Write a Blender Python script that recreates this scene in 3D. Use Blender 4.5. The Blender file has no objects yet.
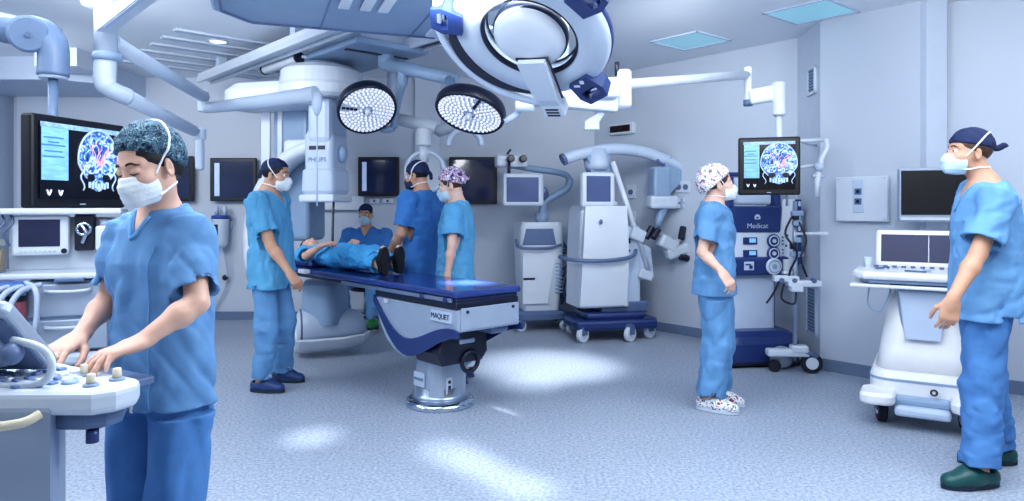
import bpy, bmesh, math, random
import numpy as np
from mathutils import Vector, Matrix, Euler
from mathutils.bvhtree import BVHTree

SC = bpy.context.scene
COL = SC.collection
PI = math.pi
F, CX, CY, HC = 700.0, 512.0, 206.0, 1.38      # focal length in px, principal column, horizon row, eye height

def at(px, py, d):
    return Vector(((px - CX) / F * d, d, HC - (py - CY) / F * d))

def onfloor(px, py):
    d = HC * F / (py - CY)
    return Vector(((px - CX) / F * d, d, 0))

# ------------------------------------------------------------------ materials
def lin(c):
    if isinstance(c, str):
        c = c.lstrip('#'); c = [int(c[i:i + 2], 16) / 255 for i in (0, 2, 4)]
    return [x / 12.92 if x <= .04045 else ((x + .055) / 1.055) ** 2.4 for x in c] + [1.0]

MATS = {}
def mat(name, color, rough=.5, metal=0.0, var=.06, scale=8.0, bump=0.0, bscale=60.0, emit=0.0, coat=0.0, sss=0.0, stretch=None):
    if name in MATS: return MATS[name]
    m = bpy.data.materials.new(name); m.use_nodes = True
    nt = m.node_tree; nd = nt.nodes; ln = nt.links
    b = nd['Principled BSDF']
    c = lin(color)
    tc = nd.new('ShaderNodeTexCoord')
    mp = nd.new('ShaderNodeMapping'); ln.new(tc.outputs['Object'], mp.inputs[0])
    if stretch: mp.inputs['Scale'].default_value = stretch
    nz = nd.new('ShaderNodeTexNoise'); nz.inputs['Scale'].default_value = scale; nz.inputs['Detail'].default_value = 3
    ln.new(mp.outputs[0], nz.inputs['Vector'])
    rp = nd.new('ShaderNodeValToRGB')
    rp.color_ramp.elements[0].position = .3; rp.color_ramp.elements[1].position = .7
    rp.color_ramp.elements[0].color = [x * (1 - var) for x in c[:3]] + [1]
    rp.color_ramp.elements[1].color = [min(1, x * (1 + var)) for x in c[:3]] + [1]
    ln.new(nz.outputs['Fac'], rp.inputs[0]); ln.new(rp.outputs[0], b.inputs['Base Color'])
    b.inputs['Roughness'].default_value = rough; b.inputs['Metallic'].default_value = metal
    b.inputs['Coat Weight'].default_value = coat
    if sss:
        b.inputs['Subsurface Weight'].default_value = sss
        b.inputs['Subsurface Radius'].default_value = (.6, .25, .15); b.inputs['Subsurface Scale'].default_value = .01
    if bump:
        n2 = nd.new('ShaderNodeTexNoise'); n2.inputs['Scale'].default_value = bscale; n2.inputs['Detail'].default_value = 3
        ln.new(mp.outputs[0], n2.inputs['Vector'])
        bp = nd.new('ShaderNodeBump'); bp.inputs['Strength'].default_value = bump; bp.inputs['Distance'].default_value = .01
        ln.new(n2.outputs['Fac'], bp.inputs['Height']); ln.new(bp.outputs[0], b.inputs['Normal'])
    if emit:
        ln.new(rp.outputs[0], b.inputs['Emission Color']); b.inputs['Emission Strength'].default_value = emit
    MATS[name] = m
    return m

def pattern_mat(name, cols, scale=60, rough=.8, warp=.0):
    """printed cotton: voronoi cells through a stepped ramp"""
    m = bpy.data.materials.new(name); m.use_nodes = True
    nt = m.node_tree; nd = nt.nodes; ln = nt.links; b = nd['Principled BSDF']
    tc = nd.new('ShaderNodeTexCoord')
    n = nd.new('ShaderNodeTexNoise'); n.inputs['Scale'].default_value = scale; n.inputs['Detail'].default_value = 2
    n.inputs['Distortion'].default_value = warp
    ln.new(tc.outputs['Object'], n.inputs['Vector'])
    rp = nd.new('ShaderNodeValToRGB'); rp.color_ramp.interpolation = 'CONSTANT'
    el = rp.color_ramp.elements
    while len(el) < len(cols): el.new(.5)
    for i, (p, c) in enumerate(cols):
        el[i].position = p; el[i].color = lin(c)
    ln.new(n.outputs['Fac'], rp.inputs[0]); ln.new(rp.outputs[0], b.inputs['Base Color'])
    b.inputs['Roughness'].default_value = rough
    return m

# ------------------------------------------------------------------ mesh builder
class MB:
    def __init__(s): s.bm = bmesh.new()
    def _merge(s, t, M=None, smooth=False):
        if M is not None: t.transform(M)
        if smooth:
            for f in t.faces: f.smooth = True
        me = bpy.data.meshes.new('t'); t.to_mesh(me); t.free(); s.bm.from_mesh(me); bpy.data.meshes.remove(me)
        return s
    def box(s, c, size, rz=0, bev=0.0, seg=2, R=None):
        t = bmesh.new(); bmesh.ops.create_cube(t, size=1.0)
        bmesh.ops.scale(t, vec=size, verts=t.verts)
        if bev:
            bev = min(bev, min(size) * .49)
            bmesh.ops.bevel(t, geom=list(t.edges), offset=bev, segments=seg, profile=.5, affect='EDGES')
        M = Matrix.Translation(c) @ (R.to_4x4() if R is not None else Matrix.Rotation(rz, 4, 'Z'))
        return s._merge(t, M, smooth=False)
    def prism(s, pts, depth, M=None, bev=0.0, seg=2):
        """polygon in local XY extruded along local +Z by depth (centred)"""
        t = bmesh.new()
        vs = [t.verts.new((p[0], p[1], -depth / 2)) for p in pts]
        f = t.faces.new(vs)
        r = bmesh.ops.extrude_face_region(t, geom=[f])
        bmesh.ops.translate(t, vec=(0, 0, depth), verts=[v for v in r['geom'] if isinstance(v, bmesh.types.BMVert)])
        bmesh.ops.recalc_face_normals(t, faces=t.faces)
        if bev:
            ed = [e for e in t.edges if abs(e.verts[0].co.z - e.verts[1].co.z) < 1e-6]
            bmesh.ops.bevel(t, geom=ed, offset=bev, segments=seg, profile=.5, affect='EDGES')
        return s._merge(t, M)
    def tube(s, pts, r, seg=12, cap=True, flat=None, smooth=True):
        """swept circle; r scalar or list; flat=(nx,ny,nz,f): squash along a direction"""
        P = [Vector(p) for p in pts]; n = len(P)
        rs = r if isinstance(r, (list, tuple)) else [r] * n
        t = bmesh.new(); rings = []; up = None
        for i in range(n):
            d = (P[min(i + 1, n - 1)] - P[max(i - 1, 0)])
            if d.length < 1e-9: d = Vector((0, 0, 1))
            d.normalize()
            if up is None:
                up = Vector((0, 0, 1)) if abs(d.z) < .9 else Vector((1, 0, 0))
            a = d.cross(up)
            if a.length < 1e-6: a = d.orthogonal()
            a.normalize(); b = a.cross(d).normalized(); up = b
            ring = []
            for k in range(seg):
                an = 2 * PI * k / seg
                o = (a * math.cos(an) + b * math.sin(an)) * rs[i]
                if flat:
                    nn = Vector(flat[:3]); o = o - nn * o.dot(nn) * (1 - flat[3])
                ring.append(t.verts.new(P[i] + o))
            rings.append(ring)
        for i in range(n - 1):
            for k in range(seg):
                t.faces.new((rings[i][k], rings[i][(k + 1) % seg], rings[i + 1][(k + 1) % seg], rings[i + 1][k])).smooth = smooth
        if cap:
            t.faces.new(rings[0][::-1]); t.faces.new(rings[-1])
        bmesh.ops.recalc_face_normals(t, faces=t.faces)
        return s._merge(t)
    def cyl(s, a, b, r, r2=None, seg=24, bev=0.0):
        r2 = r if r2 is None else r2
        a = Vector(a); b = Vector(b); d = (b - a)
        if bev and d.length > 2 * bev:
            u = d.normalized()
            return s.tube([a, a + u * 1e-5, a + u * bev, b - u * bev, b - u * 1e-5, b], [max(r - bev, 1e-4), max(r - bev, 1e-4), r, r2, max(r2 - bev, 1e-4), max(r2 - bev, 1e-4)], seg, smooth=False)
        return s.tube([a, b], [r, r2], seg, smooth=True)
    def lathe(s, prof, M=None, seg=32, smooth=True, sx=1.0, sy=1.0):
        """profile [(r,z)...] about local Z"""
        t = bmesh.new(); rings = []
        for r, z in prof:
            if r < 1e-6: rings.append([t.verts.new((0, 0, z))])
            else: rings.append([t.verts.new((r * sx * math.cos(2 * PI * k / seg), r * sy * math.sin(2 * PI * k / seg), z)) for k in range(seg)])
        for i in range(len(prof) - 1):
            A, B = rings[i], rings[i + 1]
            for k in range(seg):
                k2 = (k + 1) % seg
                if len(A) == 1 and len(B) == 1: continue
                if len(A) == 1: f = t.faces.new((A[0], B[k], B[k2]))
                elif len(B) == 1: f = t.faces.new((A[k], A[k2], B[0]))
                else: f = t.faces.new((A[k], A[k2], B[k2], B[k]))
                f.smooth = smooth
        bmesh.ops.recalc_face_normals(t, faces=t.faces)
        return s._merge(t, M)
    def loft(s, rings, cap=True, smooth=True, closed=True):
        t = bmesh.new(); R = [[t.verts.new(p) for p in r] for r in rings]
        n = len(R[0])
        for i in range(len(R) - 1):
            for k in range(n if closed else n - 1):
                t.faces.new((R[i][k], R[i][(k + 1) % n], R[i + 1][(k + 1) % n], R[i + 1][k])).smooth = smooth
        if cap and closed:
            t.faces.new(R[0][::-1]); t.faces.new(R[-1])
        bmesh.ops.recalc_face_normals(t, faces=t.faces)
        return s._merge(t)
    def ball(s, c, r, R=None, seg=16):
        t = bmesh.new(); bmesh.ops.create_uvsphere(t, u_segments=seg * 2, v_segments=seg, radius=1.0)
        if not isinstance(r, (tuple, list)): r = (r, r, r)
        M = Matrix.Translation(c) @ (R.to_4x4() if R is not None else Matrix()) @ Matrix.Diagonal((*r, 1))
        return s._merge(t, M, smooth=True)
    def torus(s, c, R0, r, axis=(0, 0, 1), seg=36, rs=10, flat=1.0, arc=(0, 2 * PI)):
        q = Vector((0, 0, 1)).rotation_difference(Vector(axis)).to_matrix()
        full = abs(arc[1] - arc[0] - 2 * PI) < 1e-6
        n = seg if full else seg + 1
        rings = []
        for i in range(n):
            a = arc[0] + (arc[1] - arc[0]) * i / seg
            rings.append([Vector(c) + q @ Vector(((R0 + r * math.cos(2 * PI * k / rs)) * math.cos(a), (R0 + r * math.cos(2 * PI * k / rs)) * math.sin(a), r * flat * math.sin(2 * PI * k / rs))) for k in range(rs)])
        if full: rings.append(rings[0])
        s.loft(rings, cap=not full)
        bmesh.ops.remove_doubles(s.bm, verts=s.bm.verts, dist=1e-6) if full else None
        return s
    def build_each(s, name, m, parent=None):
        """one object per loose piece"""
        bm = s.bm; bm.verts.ensure_lookup_table(); comp = {}; out = []; groups = []
        for v in bm.verts:
            if v in comp: continue
            st = [v]; comp[v] = len(groups); g = []
            while st:
                a = st.pop(); g.append(a)
                for e in a.link_edges:
                    b = e.other_vert(a)
                    if b not in comp: comp[b] = len(groups); st.append(b)
            groups.append(g)
        for g in groups:
            idx = {v: i for i, v in enumerate(g)}; fs = []; sm = []
            for f in {f for v in g for f in v.link_faces}: fs.append([idx[v] for v in f.verts]); sm.append(f.smooth)
            me = bpy.data.meshes.new(name); me.from_pydata([tuple(v.co) for v in g], [], fs); me.polygons.foreach_set('use_smooth', sm)
            out.append(link_mesh(name, me, m, parent))
        bm.free(); return out
    def build(s, name, m, parent=None, shade_auto=False):
        me = bpy.data.meshes.new(name); s.bm.to_mesh(me); s.bm.free()
        return link_mesh(name, me, m, parent)

def link_mesh(name, me, m, parent=None):
    o = bpy.data.objects.new(name, me); COL.objects.link(o)
    if m is not None: me.materials.append(m)
    if parent is not None: o.parent = parent
    return o

def empty(name, loc=(0, 0, 0), rz=0.0, label=None, cat=None, group=None):
    o = bpy.data.objects.new(name, None); COL.objects.link(o)
    o.location = loc; o.rotation_euler = (0, 0, rz); o.empty_display_size = .1
    return tag(o, label, cat, group)

def tag(o, label=None, cat=None, group=None, kind=None):
    if label: o['label'] = label
    if cat: o['category'] = cat
    if group: o['group'] = group
    if kind: o['kind'] = kind
    return o

def dup(root, loc=None, rz=None, label=None):
    r = root.copy(); COL.objects.link(r)
    if loc is not None: r.location = loc
    if rz is not None: r.rotation_euler = (0, 0, rz)
    if label: r['label'] = label
    for ch in list(root.children):
        c = ch.copy(); COL.objects.link(c); c.parent = r
        for g in list(ch.children):
            d = g.copy(); COL.objects.link(d); d.parent = c
    return r

def arc_pts(fn, n): return [fn(i / (n - 1)) for i in range(n)]
def bez(p0, p1, p2, p3, n=14):
    p0, p1, p2, p3 = map(Vector, (p0, p1, p2, p3)); out = []
    for i in range(n):
        t = i / (n - 1); u = 1 - t
        out.append(p0 * u ** 3 + p1 * 3 * u * u * t + p2 * 3 * u * t * t + p3 * t ** 3)
    return out
def smooth_path(pts, n=6):
    """Catmull-Rom through the points"""
    P = [Vector(p) for p in pts]; out = []
    for i in range(len(P) - 1):
        a, b, c, d = P[max(i - 1, 0)], P[i], P[i + 1], P[min(i + 2, len(P) - 1)]
        for k in range(n):
            t = k / n
            out.append(.5 * ((2 * b) + (c - a) * t + (2 * a - 5 * b + 4 * c - d) * t * t + (3 * b - a - 3 * c + d) * t ** 3))
    out.append(P[-1]); return out
def rrect(w, h, r, n=4):
    pts = []
    for cx, cy, a0 in ((w / 2 - r, h / 2 - r, 0), (-w / 2 + r, h / 2 - r, 90), (-w / 2 + r, -h / 2 + r, 180), (w / 2 - r, -h / 2 + r, 270)):
        for k in range(n + 1):
            a = math.radians(a0 + 90 * k / n); pts.append((cx + r * math.cos(a), cy + r * math.sin(a)))
    return pts
def frame(o, x, y, z):
    M = Matrix.Identity(4)
    for i in range(3):
        M[i][0], M[i][1], M[i][2], M[i][3] = x[i], y[i], z[i], o[i]
    return M
def face_frame(o, out, up=(0, 0, 1)):
    """local X to the right as seen from outside, Y up, Z out of the face"""
    z = Vector(out).normalized(); x = Vector(up).cross(z).normalized(); y = z.cross(x)
    return frame(Vector(o), x, y, z)

def text(name, body, M, size, m, parent=None, extrude=.001, align='CENTER'):
    cu = bpy.data.curves.new(name, 'FONT'); cu.body = body; cu.size = size; cu.extrude = extrude
    cu.align_x = align; cu.align_y = 'CENTER'
    o = bpy.data.objects.new(name, cu); COL.objects.link(o)
    dg = bpy.context.evaluated_depsgraph_get(); dg.update()
    me = bpy.data.meshes.new_from_object(o.evaluated_get(dg))
    bpy.data.objects.remove(o); bpy.data.curves.remove(cu)
    me.transform(M)
    r = link_mesh(name, me, None, parent); me.materials.clear(); me.materials.append(m)
    return r
# ------------------------------------------------------------------ implicit-surface bodies
class Field:
    def __init__(s, lo, hi, h):
        s.h = h; s.lo = np.array(lo, np.float32)
        n = np.ceil((np.array(hi) - np.array(lo)) / h).astype(int) + 1
        s.ax = [(s.lo[i] + h * np.arange(n[i])).astype(np.float32) for i in range(3)]
        s.g = np.full(n, .5, np.float32)
    def _sl(s, lo, hi, m):
        sl = []
        for i in range(3):
            a = int(np.floor((lo[i] - m - s.lo[i]) / s.h)); b = int(np.ceil((hi[i] + m - s.lo[i]) / s.h)) + 1
            a = max(a, 0); b = min(b, len(s.ax[i]))
            if b - a < 1: return None
            sl.append(slice(a, b))
        return tuple(sl)
    def apply(s, fn, lo, hi, k=.02, op='u', m=None):
        sl = s._sl(lo, hi, (k + 2.5 * s.h) if m is None else m)
        if sl is None: return s
        X = s.ax[0][sl[0]][:, None, None]; Y = s.ax[1][sl[1]][None, :, None]; Z = s.ax[2][sl[2]][None, None, :]
        d = fn(X, Y, Z).astype(np.float32); g = s.g[sl]
        if op == 's': a, b = -g, d          # subtract: max(g,-d)
        elif op == 'i': a, b = -g, -d
        else: a, b = g, d
        if k > 0:
            hh = np.clip(.5 + .5 * (b - a) / k, 0, 1); r = b + (a - b) * hh - k * hh * (1 - hh)
        else: r = np.minimum(a, b)
        s.g[sl] = r if op == 'u' else -r
        return s
    def cone(s, a, b, ra, rb, k=.02, flat=None, cap=False, op='u'):
        a = np.array(a, np.float32); b = np.array(b, np.float32); ab = b - a; L2 = float(ab @ ab) + 1e-12; L = math.sqrt(L2)
        R = max(ra, rb) * (1 if flat is None else 1.0)
        def fn(X, Y, Z):
            px, py, pz = X - a[0], Y - a[1], Z - a[2]
            t = (px * ab[0] + py * ab[1] + pz * ab[2]) / L2; tc = np.clip(t, 0, 1)
            qx, qy, qz = px - ab[0] * tc, py - ab[1] * tc, pz - ab[2] * tc
            if cap:
                qx, qy, qz = px - ab[0] * t, py - ab[1] * t, pz - ab[2] * t
            q2 = qx * qx + qy * qy + qz * qz
            if flat is not None:
                qn = qx * flat[0] + qy * flat[1] + qz * flat[2]; q2 = q2 + (flat[3] ** 2 - 1) * qn * qn
            d = np.sqrt(q2) - (ra + (rb - ra) * tc)
            if cap: d = np.maximum(d, np.maximum((t - 1) * L, -t * L))
            return d
        return s.apply(fn, np.minimum(a, b) - R, np.maximum(a, b) + R, k, op)
    def ell(s, c, r, R=None, k=.02, op='u'):
        c = np.array(c, np.float32); r = np.array(r, np.float32); M = np.eye(3) if R is None else np.array(R)
        e = np.sqrt((M ** 2) @ (r ** 2))
        def fn(X, Y, Z):
            p = (X - c[0], Y - c[1], Z - c[2])
            l = [p[0] * M[0, i] + p[1] * M[1, i] + p[2] * M[2, i] for i in range(3)]
            k0 = np.sqrt((l[0] / r[0]) ** 2 + (l[1] / r[1]) ** 2 + (l[2] / r[2]) ** 2)
            k1 = np.sqrt((l[0] / r[0] ** 2) ** 2 + (l[1] / r[1] ** 2) ** 2 + (l[2] / r[2] ** 2) ** 2) + 1e-9
            return k0 * (k0 - 1) / k1
        return s.apply(fn, c - e, c + e, k, op)
    def stack(s, sec, k=.02, op='u', p=2.3):
        """vertical body of elliptical sections (z,cx,cy,rx,ry)"""
        A = np.array(sorted(sec), np.float32); zz = A[:, 0]
        lo = (min(A[:, 1] - A[:, 3]), min(A[:, 2] - A[:, 4]), zz[0]); hi = (max(A[:, 1] + A[:, 3]), max(A[:, 2] + A[:, 4]), zz[-1])
        def fn(X, Y, Z):
            z = Z.ravel(); it = [np.interp(z, zz, A[:, i]).astype(np.float32)[None, None, :] for i in (1, 2, 3, 4)]
            q = ((np.abs(X - it[0]) / it[2]) ** p + (np.abs(Y - it[1]) / it[3]) ** p) ** (1 / p)
            d = (q - 1) * np.minimum(it[2], it[3])
            return np.maximum(d, np.maximum(Z - zz[-1], zz[0] - Z))
        return s.apply(fn, lo, hi, k, op)
    def warp(s, amp, seed, wl=.09, st=(1, 1, .35), fade=None):
        """cloth wrinkles: a few warped ridged waves added to the field near the surface"""
        rng = np.random.RandomState(seed)
        X = s.ax[0][:, None, None]; Y = s.ax[1][None, :, None]; Z = s.ax[2][None, None, :]
        near = np.nonzero(np.abs(s.g) < .03)
        x, y, z = s.ax[0][near[0]], s.ax[1][near[1]], s.ax[2][near[2]]
        d = np.zeros(len(x), np.float32); w0 = 2 * PI / wl
        for j in range(5):
            v = rng.normal(size=3) * np.array(st); v = v / np.linalg.norm(v) * w0 * rng.uniform(.6, 1.5)
            u = rng.normal(size=3) * w0 * .35
            ph = rng.uniform(0, 6.28); wv = 1.3 * np.sin(u[0] * x + u[1] * y + u[2] * z + ph)
            sw = np.sin(v[0] * x + v[1] * y + v[2] * z + ph * 2 + wv)
            env = .5 + .5 * np.sin(u[1] * x * .7 + u[2] * y * .7 + u[0] * z * .7 + ph * 3)
            d += (sw - .35 * np.cos(2 * (v[0] * x + v[1] * y + v[2] * z + ph * 2 + wv))) * env
        d *= amp / 2.2
        if fade is not None: d *= fade(x, y, z)
        s.g[near] += d
        return s
    def mesh(s, name, smooth=1):
        g = s.g; h = s.h; ins = g < 0
        nx, ny, nz = g.shape
        cnt = np.zeros((nx - 1, ny - 1, nz - 1), np.uint8)
        for i in (0, 1):
            for j in (0, 1):
                for k in (0, 1):
                    cnt += ins[i:nx - 1 + i, j:ny - 1 + j, k:nz - 1 + k]
        act = (cnt > 0) & (cnt < 8)
        I = np.argwhere(act); N = len(I)
        vid = np.full(act.shape, -1, np.int32); vid[act] = np.arange(N)
        corn = [(i, j, k) for i in (0, 1) for j in (0, 1) for k in (0, 1)]
        val = {c: g[I[:, 0] + c[0], I[:, 1] + c[1], I[:, 2] + c[2]] for c in corn}
        P = np.zeros((N, 3), np.float64); C = np.zeros(N)
        for c in corn:
            for ax in range(3):
                if c[ax] == 0:
                    e = list(c); e[ax] = 1; e = tuple(e)
                    a, b = val[c], val[e]; m = (a < 0) != (b < 0)
                    t = np.where(m, a / np.where(m, a - b, 1), 0)
                    q = np.tile(np.array(c, float), (N, 1)); q[:, ax] += t
                    P[m] += q[m]; C[m] += 1
        P = (P / C[:, None] + I) * h + s.lo
        faces = []
        for ax in range(3):
            A = ins; n = [nx, ny, nz]
            s0 = [slice(1, n[i] - 1) for i in range(3)]; s1 = list(s0)
            s0[ax] = slice(0, n[ax] - 1); s1[ax] = slice(1, n[ax])
            a = A[tuple(s0)]; b = A[tuple(s1)]; E = np.argwhere(a != b); fl = a[a != b]
            off = np.array([0 if i == ax else 1 for i in range(3)]); E = E + off
            u, v = [(1, 2), (2, 0), (0, 1)][ax]
            def cell(du, dv):
                c = E.copy(); c[:, u] -= du; c[:, v] -= dv
                return vid[c[:, 0], c[:, 1], c[:, 2]]
            q = np.stack([cell(1, 1), cell(0, 1), cell(0, 0), cell(1, 0)], 1)
            q[~fl] = q[~fl][:, ::-1]; faces.append(q)
        Q = np.concatenate(faces)
        for _ in range(smooth):
            acc = np.zeros_like(P); c = np.zeros(N)
            for i in range(4):
                a, b = Q[:, i], Q[:, (i + 1) % 4]
                np.add.at(acc, a, P[b]); np.add.at(c, a, 1)
                np.add.at(acc, b, P[a]); np.add.at(c, b, 1)
            P = P * .5 + .5 * acc / np.maximum(c, 1)[:, None]
        me = bpy.data.meshes.new(name)
        me.vertices.add(N); me.vertices.foreach_set('co', P.astype(np.float32).ravel())
        me.loops.add(len(Q) * 4); me.loops.foreach_set('vertex_index', Q.ravel().astype(np.int32))
        me.polygons.add(len(Q)); me.polygons.foreach_set('loop_start', np.arange(0, len(Q) * 4, 4, dtype=np.int32))
        me.polygons.foreach_set('use_smooth', np.ones(len(Q), bool))
        me.update(calc_edges=True); me.validate()
        return me

def bvh_of(*mes):
    vs, fs = [], []
    for me in mes:
        o = len(vs); n = len(me.vertices); a = np.empty(n * 3, np.float32); me.vertices.foreach_get('co', a)
        vs += a.reshape(-1, 3).tolist()
        q = np.empty(len(me.loops), np.int32); me.loops.foreach_get('vertex_index', q); fs += (q.reshape(-1, 4) + o).tolist()
    return BVHTree.FromPolygons(vs, fs)

def nv(v): v = np.array(v, float); return v / (np.linalg.norm(v) + 1e-12)

def add_hand(fd, wrist, d, n, thumb, curl=(.35, .45, .35), spread=.12, s=1.0, k=.007, tcurl=.5):
    """palm plus five fingers; d to the fingertips, n out of the palm, thumb = side the thumb leaves"""
    w = np.array(wrist, float); d = nv(d); n = nv(n - d * float(np.dot(n, d))) if True else n
    sd = nv(np.cross(d, n))
    if np.dot(sd, thumb) < 0: sd = -sd
    fl = (*n, 1.9)
    fd.cone(w - d * .02 * s, w + d * .03 * s, .026 * s, .031 * s, k=.015, flat=(*n, 1.35))
    for o0, o1 in ((.017, .030), (.004, .010), (-.009, -.010), (-.02, -.030)):
        fd.cone(w + d * .015 * s + sd * o0 * s, w + d * .085 * s + sd * o1 * s, .021 * s, .017 * s, k=.012, flat=(*n, 1.45))
    L = {0: .068, 1: .077, 2: .072, 3: .056}
    for i, o in enumerate((.030, .010, -.010, -.029)):
        b = w + d * (.088 - (.006 if i == 3 else .002 if i == 0 else 0)) * s + sd * o * s
        a = spread * (1.2 - i) * .8
        dd = nv(d * math.cos(a) + sd * math.sin(a)); ang = 0.0; r = .0092 * s if i < 3 else .008 * s
        p = b
        for j, f in enumerate((.46, .30, .26)):
            ang += curl[j] * (1 + .12 * i)
            v = dd * math.cos(ang) + n * math.sin(ang)
            q = p + v * L[i] * f * s
            fd.cone(p, q, r * (1 - .06 * j), r * (.95 - .08 * j), k=k * .6 if j else k)
            p = q
    t0 = w + d * .022 * s + sd * .022 * s + n * .006 * s
    v1 = nv(d * .62 + sd * .70 + n * .35); p1 = t0 + v1 * .042 * s
    v2 = nv(d * .85 + sd * (.40 - .3 * tcurl) + n * (.3 + .3 * tcurl)); p2 = p1 + v2 * .034 * s
    v3 = nv(d * .95 + sd * (.15 - .3 * tcurl) + n * (.2 + .4 * tcurl)); p3 = p2 + v3 * .027 * s
    fd.cone(t0, p1, .017 * s, .0125 * s, k=.01); fd.cone(p1, p2, .0115 * s, .0105 * s, k=.004); fd.cone(p2, p3, .0105 * s, .0085 * s, k=.004)

def rot(yaw=0, pitch=0, roll=0):
    return np.array(Euler((math.radians(pitch), math.radians(roll), 0)).to_matrix()) if False else \
        np.array(Matrix.Rotation(math.radians(yaw), 3, 'Z') @ Matrix.Rotation(math.radians(pitch), 3, 'X') @ Matrix.Rotation(math.radians(roll), 3, 'Y'))

def ribbon(name, pts, w, th, m, parent, nrm=None):
    mb = MB(); mb.tube(pts, w, seg=8); return mb.build(name, m, parent)

def person(name, loc, yaw, label, P):
    """P: pose and dress. Local frame: +y forward, +x the person's right, z up; head R maps local head axes"""
    h = P.get('h', .006); sc = P.get('s', 1.0); fem = P.get('fem', False)
    root = empty(name, loc, math.radians(yaw), label, 'person')
    J = {k: np.array(v, float) for k, v in P['J'].items()}
    Rh = rot(*P.get('head', (0, 0, 0))); hs = P.get('hs', 1.0); hc = J['head']
    def H(x, y, z): return hc + Rh @ (np.array((x, y, z)) * hs)
    allp = np.array(list(J.values()))
    lo = allp.min(0) - .24; hi = allp.max(0) + .24; lo[2] = max(lo[2], -.02) if not P.get('lying') else lo[2]
    # ---- body: one continuous surface
    fd = Field(lo, hi, h)
    tor = P['torso']      # list of (z,cx,cy,rx,ry)
    fd.stack([(max(z, P.get('hem', .78) + .03), cx, cy, rx * .82, ry * .82) for z, cx, cy, rx, ry in tor], k=.03)
    ar = P.get('arm', .043)
    for S in 'RL':
        sh, el, wr = J['sh' + S], J['el' + S], J['wr' + S]
        fd.cone(sh, el, ar * 1.12, ar * .92, k=.03)
        u = nv(wr - el); mid = el + (wr - el) * .3
        fd.cone(el, mid, ar * .88, ar * .96, k=.015); fd.cone(mid, wr, ar * .93, ar * .60, k=.02)
        hd = P['hand' + S]
        add_hand(fd, wr, np.array(hd[0], float), np.array(hd[1], float), np.array(hd[2], float), *(hd[3:] if len(hd) > 3 else ()), s=P.get('hands', 1.0))
    for S in 'RL':
        hp, kn, an = J['hip' + S], J['kn' + S], J['an' + S]
        fd.cone(hp, kn, .068 * sc, .046 * sc, k=.04)
        m2 = kn + (an - kn) * .35 + np.array((0, -.012, 0)); fd.cone(kn, m2, .045 * sc, .047 * sc, k=.03); fd.cone(m2, an, .046 * sc, .032 * sc, k=.03)
        tdir = np.array(P.get('toe' + S, (0, 1, 0)), float); tdir = nv(tdir)
        fd.cone(an + (0, 0, -.02), an + tdir * .13 + np.array(P.get('toedz', (0, 0, -.05))), .032, .024, k=.03)
        fd.cone(an, an - tdir * .03 + np.array(P.get('toedz', (0, 0, -.05))) * .8, .03, .026, k=.02)
    nb = J['neck']; nr = (.050 if fem else .057) * hs
    fd.cone(nb + (0, 0, -.05), nb, nr * 1.5, nr * 1.08, k=.04)
    fd.cone(nb, H(0, -.028, -.055), nr * 1.02, nr * .98, k=.03)
    # head
    fd.ell(H(0, -.012, .032), np.array((.074, .095, .080)) * hs, Rh, k=.02)
    fd.ell(H(0, .028, -.038), np.array((.058 if fem else .062, .066, .072)) * hs, Rh, k=.03)
    fd.cone(H(-.022, .062, -.092), H(.022, .062, -.092), .020 * hs, .020 * hs, k=.03)
    fd.cone(H(0, .084, .006), H(0, .106, -.040), .0085 * hs, .0125 * hs, k=.012)
    for sx in (-1, 1):
        fd.cone(H(0, .102, -.044), H(sx * .013, .092, -.044), .008 * hs, .008 * hs, k=.006)
        fd.ell(H(sx * .041, .056, -.032), np.array((.024, .030, .024)) * hs, Rh, k=.02)
        fd.cone(H(sx * .048, .064, .022), H(sx * .014, .082, .020), .009 * hs, .009 * hs, k=.014)
        fd.ell(H(sx * .032, .098, .002), np.array((.017, .014, .010)) * hs, Rh, k=.012, op='s')
        fd.ell(H(sx * .078, -.012, -.016), np.array((.009, .019, .032)) * hs, Rh @ rot(sx * -18, 0, 0), k=.008)
        fd.ell(H(sx * .086, -.006, -.012), np.array((.006, .010, .018)) * hs, Rh @ rot(sx * -18, 0, 0), k=.004, op='s')
        if P.get('lids'): fd.ell(H(sx * .032, .0765, .000), np.array((.0165, .0145, .0125)) * hs, Rh, k=.003)
    fd.cone(H(-.020, .088, -.066), H(.020, .088, -.066), .007 * hs, .007 * hs, k=.008)
    fd.cone(H(-.017, .087, -.078), H(.017, .087, -.078), .008 * hs, .008 * hs, k=.008)
    body_me = fd.mesh('body'); body = link_mesh('body', body_me, P['skin'], root)
    # ---- scrub tunic
    hem = P.get('hem', .78); tz = [t for t in tor if t[0] >= hem - .01]
    zt = max(t[0] for t in tor)
    ft = Field((lo[0], lo[1], hem - .05), (hi[0], hi[1], hc[2]), h * P.get('ch', 1.0))
    if P.get('lying'): ft = Field(lo, hi, h)
    T = P['tunic']        # cloth sections
    ft.stack(T, k=.02)
    sl = P.get('sleeve', .72); sr = P.get('sr', .066)
    ends = {}
    for S in 'RL':
        sh, el = J['sh' + S], J['el' + S]; e = sh + (el - sh) * sl
        ft.ell(sh, (sr * 1.0, sr * 1.02, sr * .98), k=.05)
        ft.cone(sh, e, sr * .98, sr * P.get('flare', 1.06), k=.04, cap=True); ends[S] = e
    wr_amp = P.get('wr', .006)
    ft.warp(wr_amp, P.get('seed', 1), wl=P.get('wl', .17), st=(1, 1, .28))
    ft.warp(wr_amp * .45, P.get('seed', 1) + 50, wl=.09, st=(1, 1, .8))
    ft.stack([(z, cx, cy, rx * .82 + .011, ry * .82 + .011) for z, cx, cy, rx, ry in tor if z > hem + .02], k=.015)
    ft.g = np.maximum(ft.g, (hem - ft.ax[2])[None, None, :])
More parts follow.
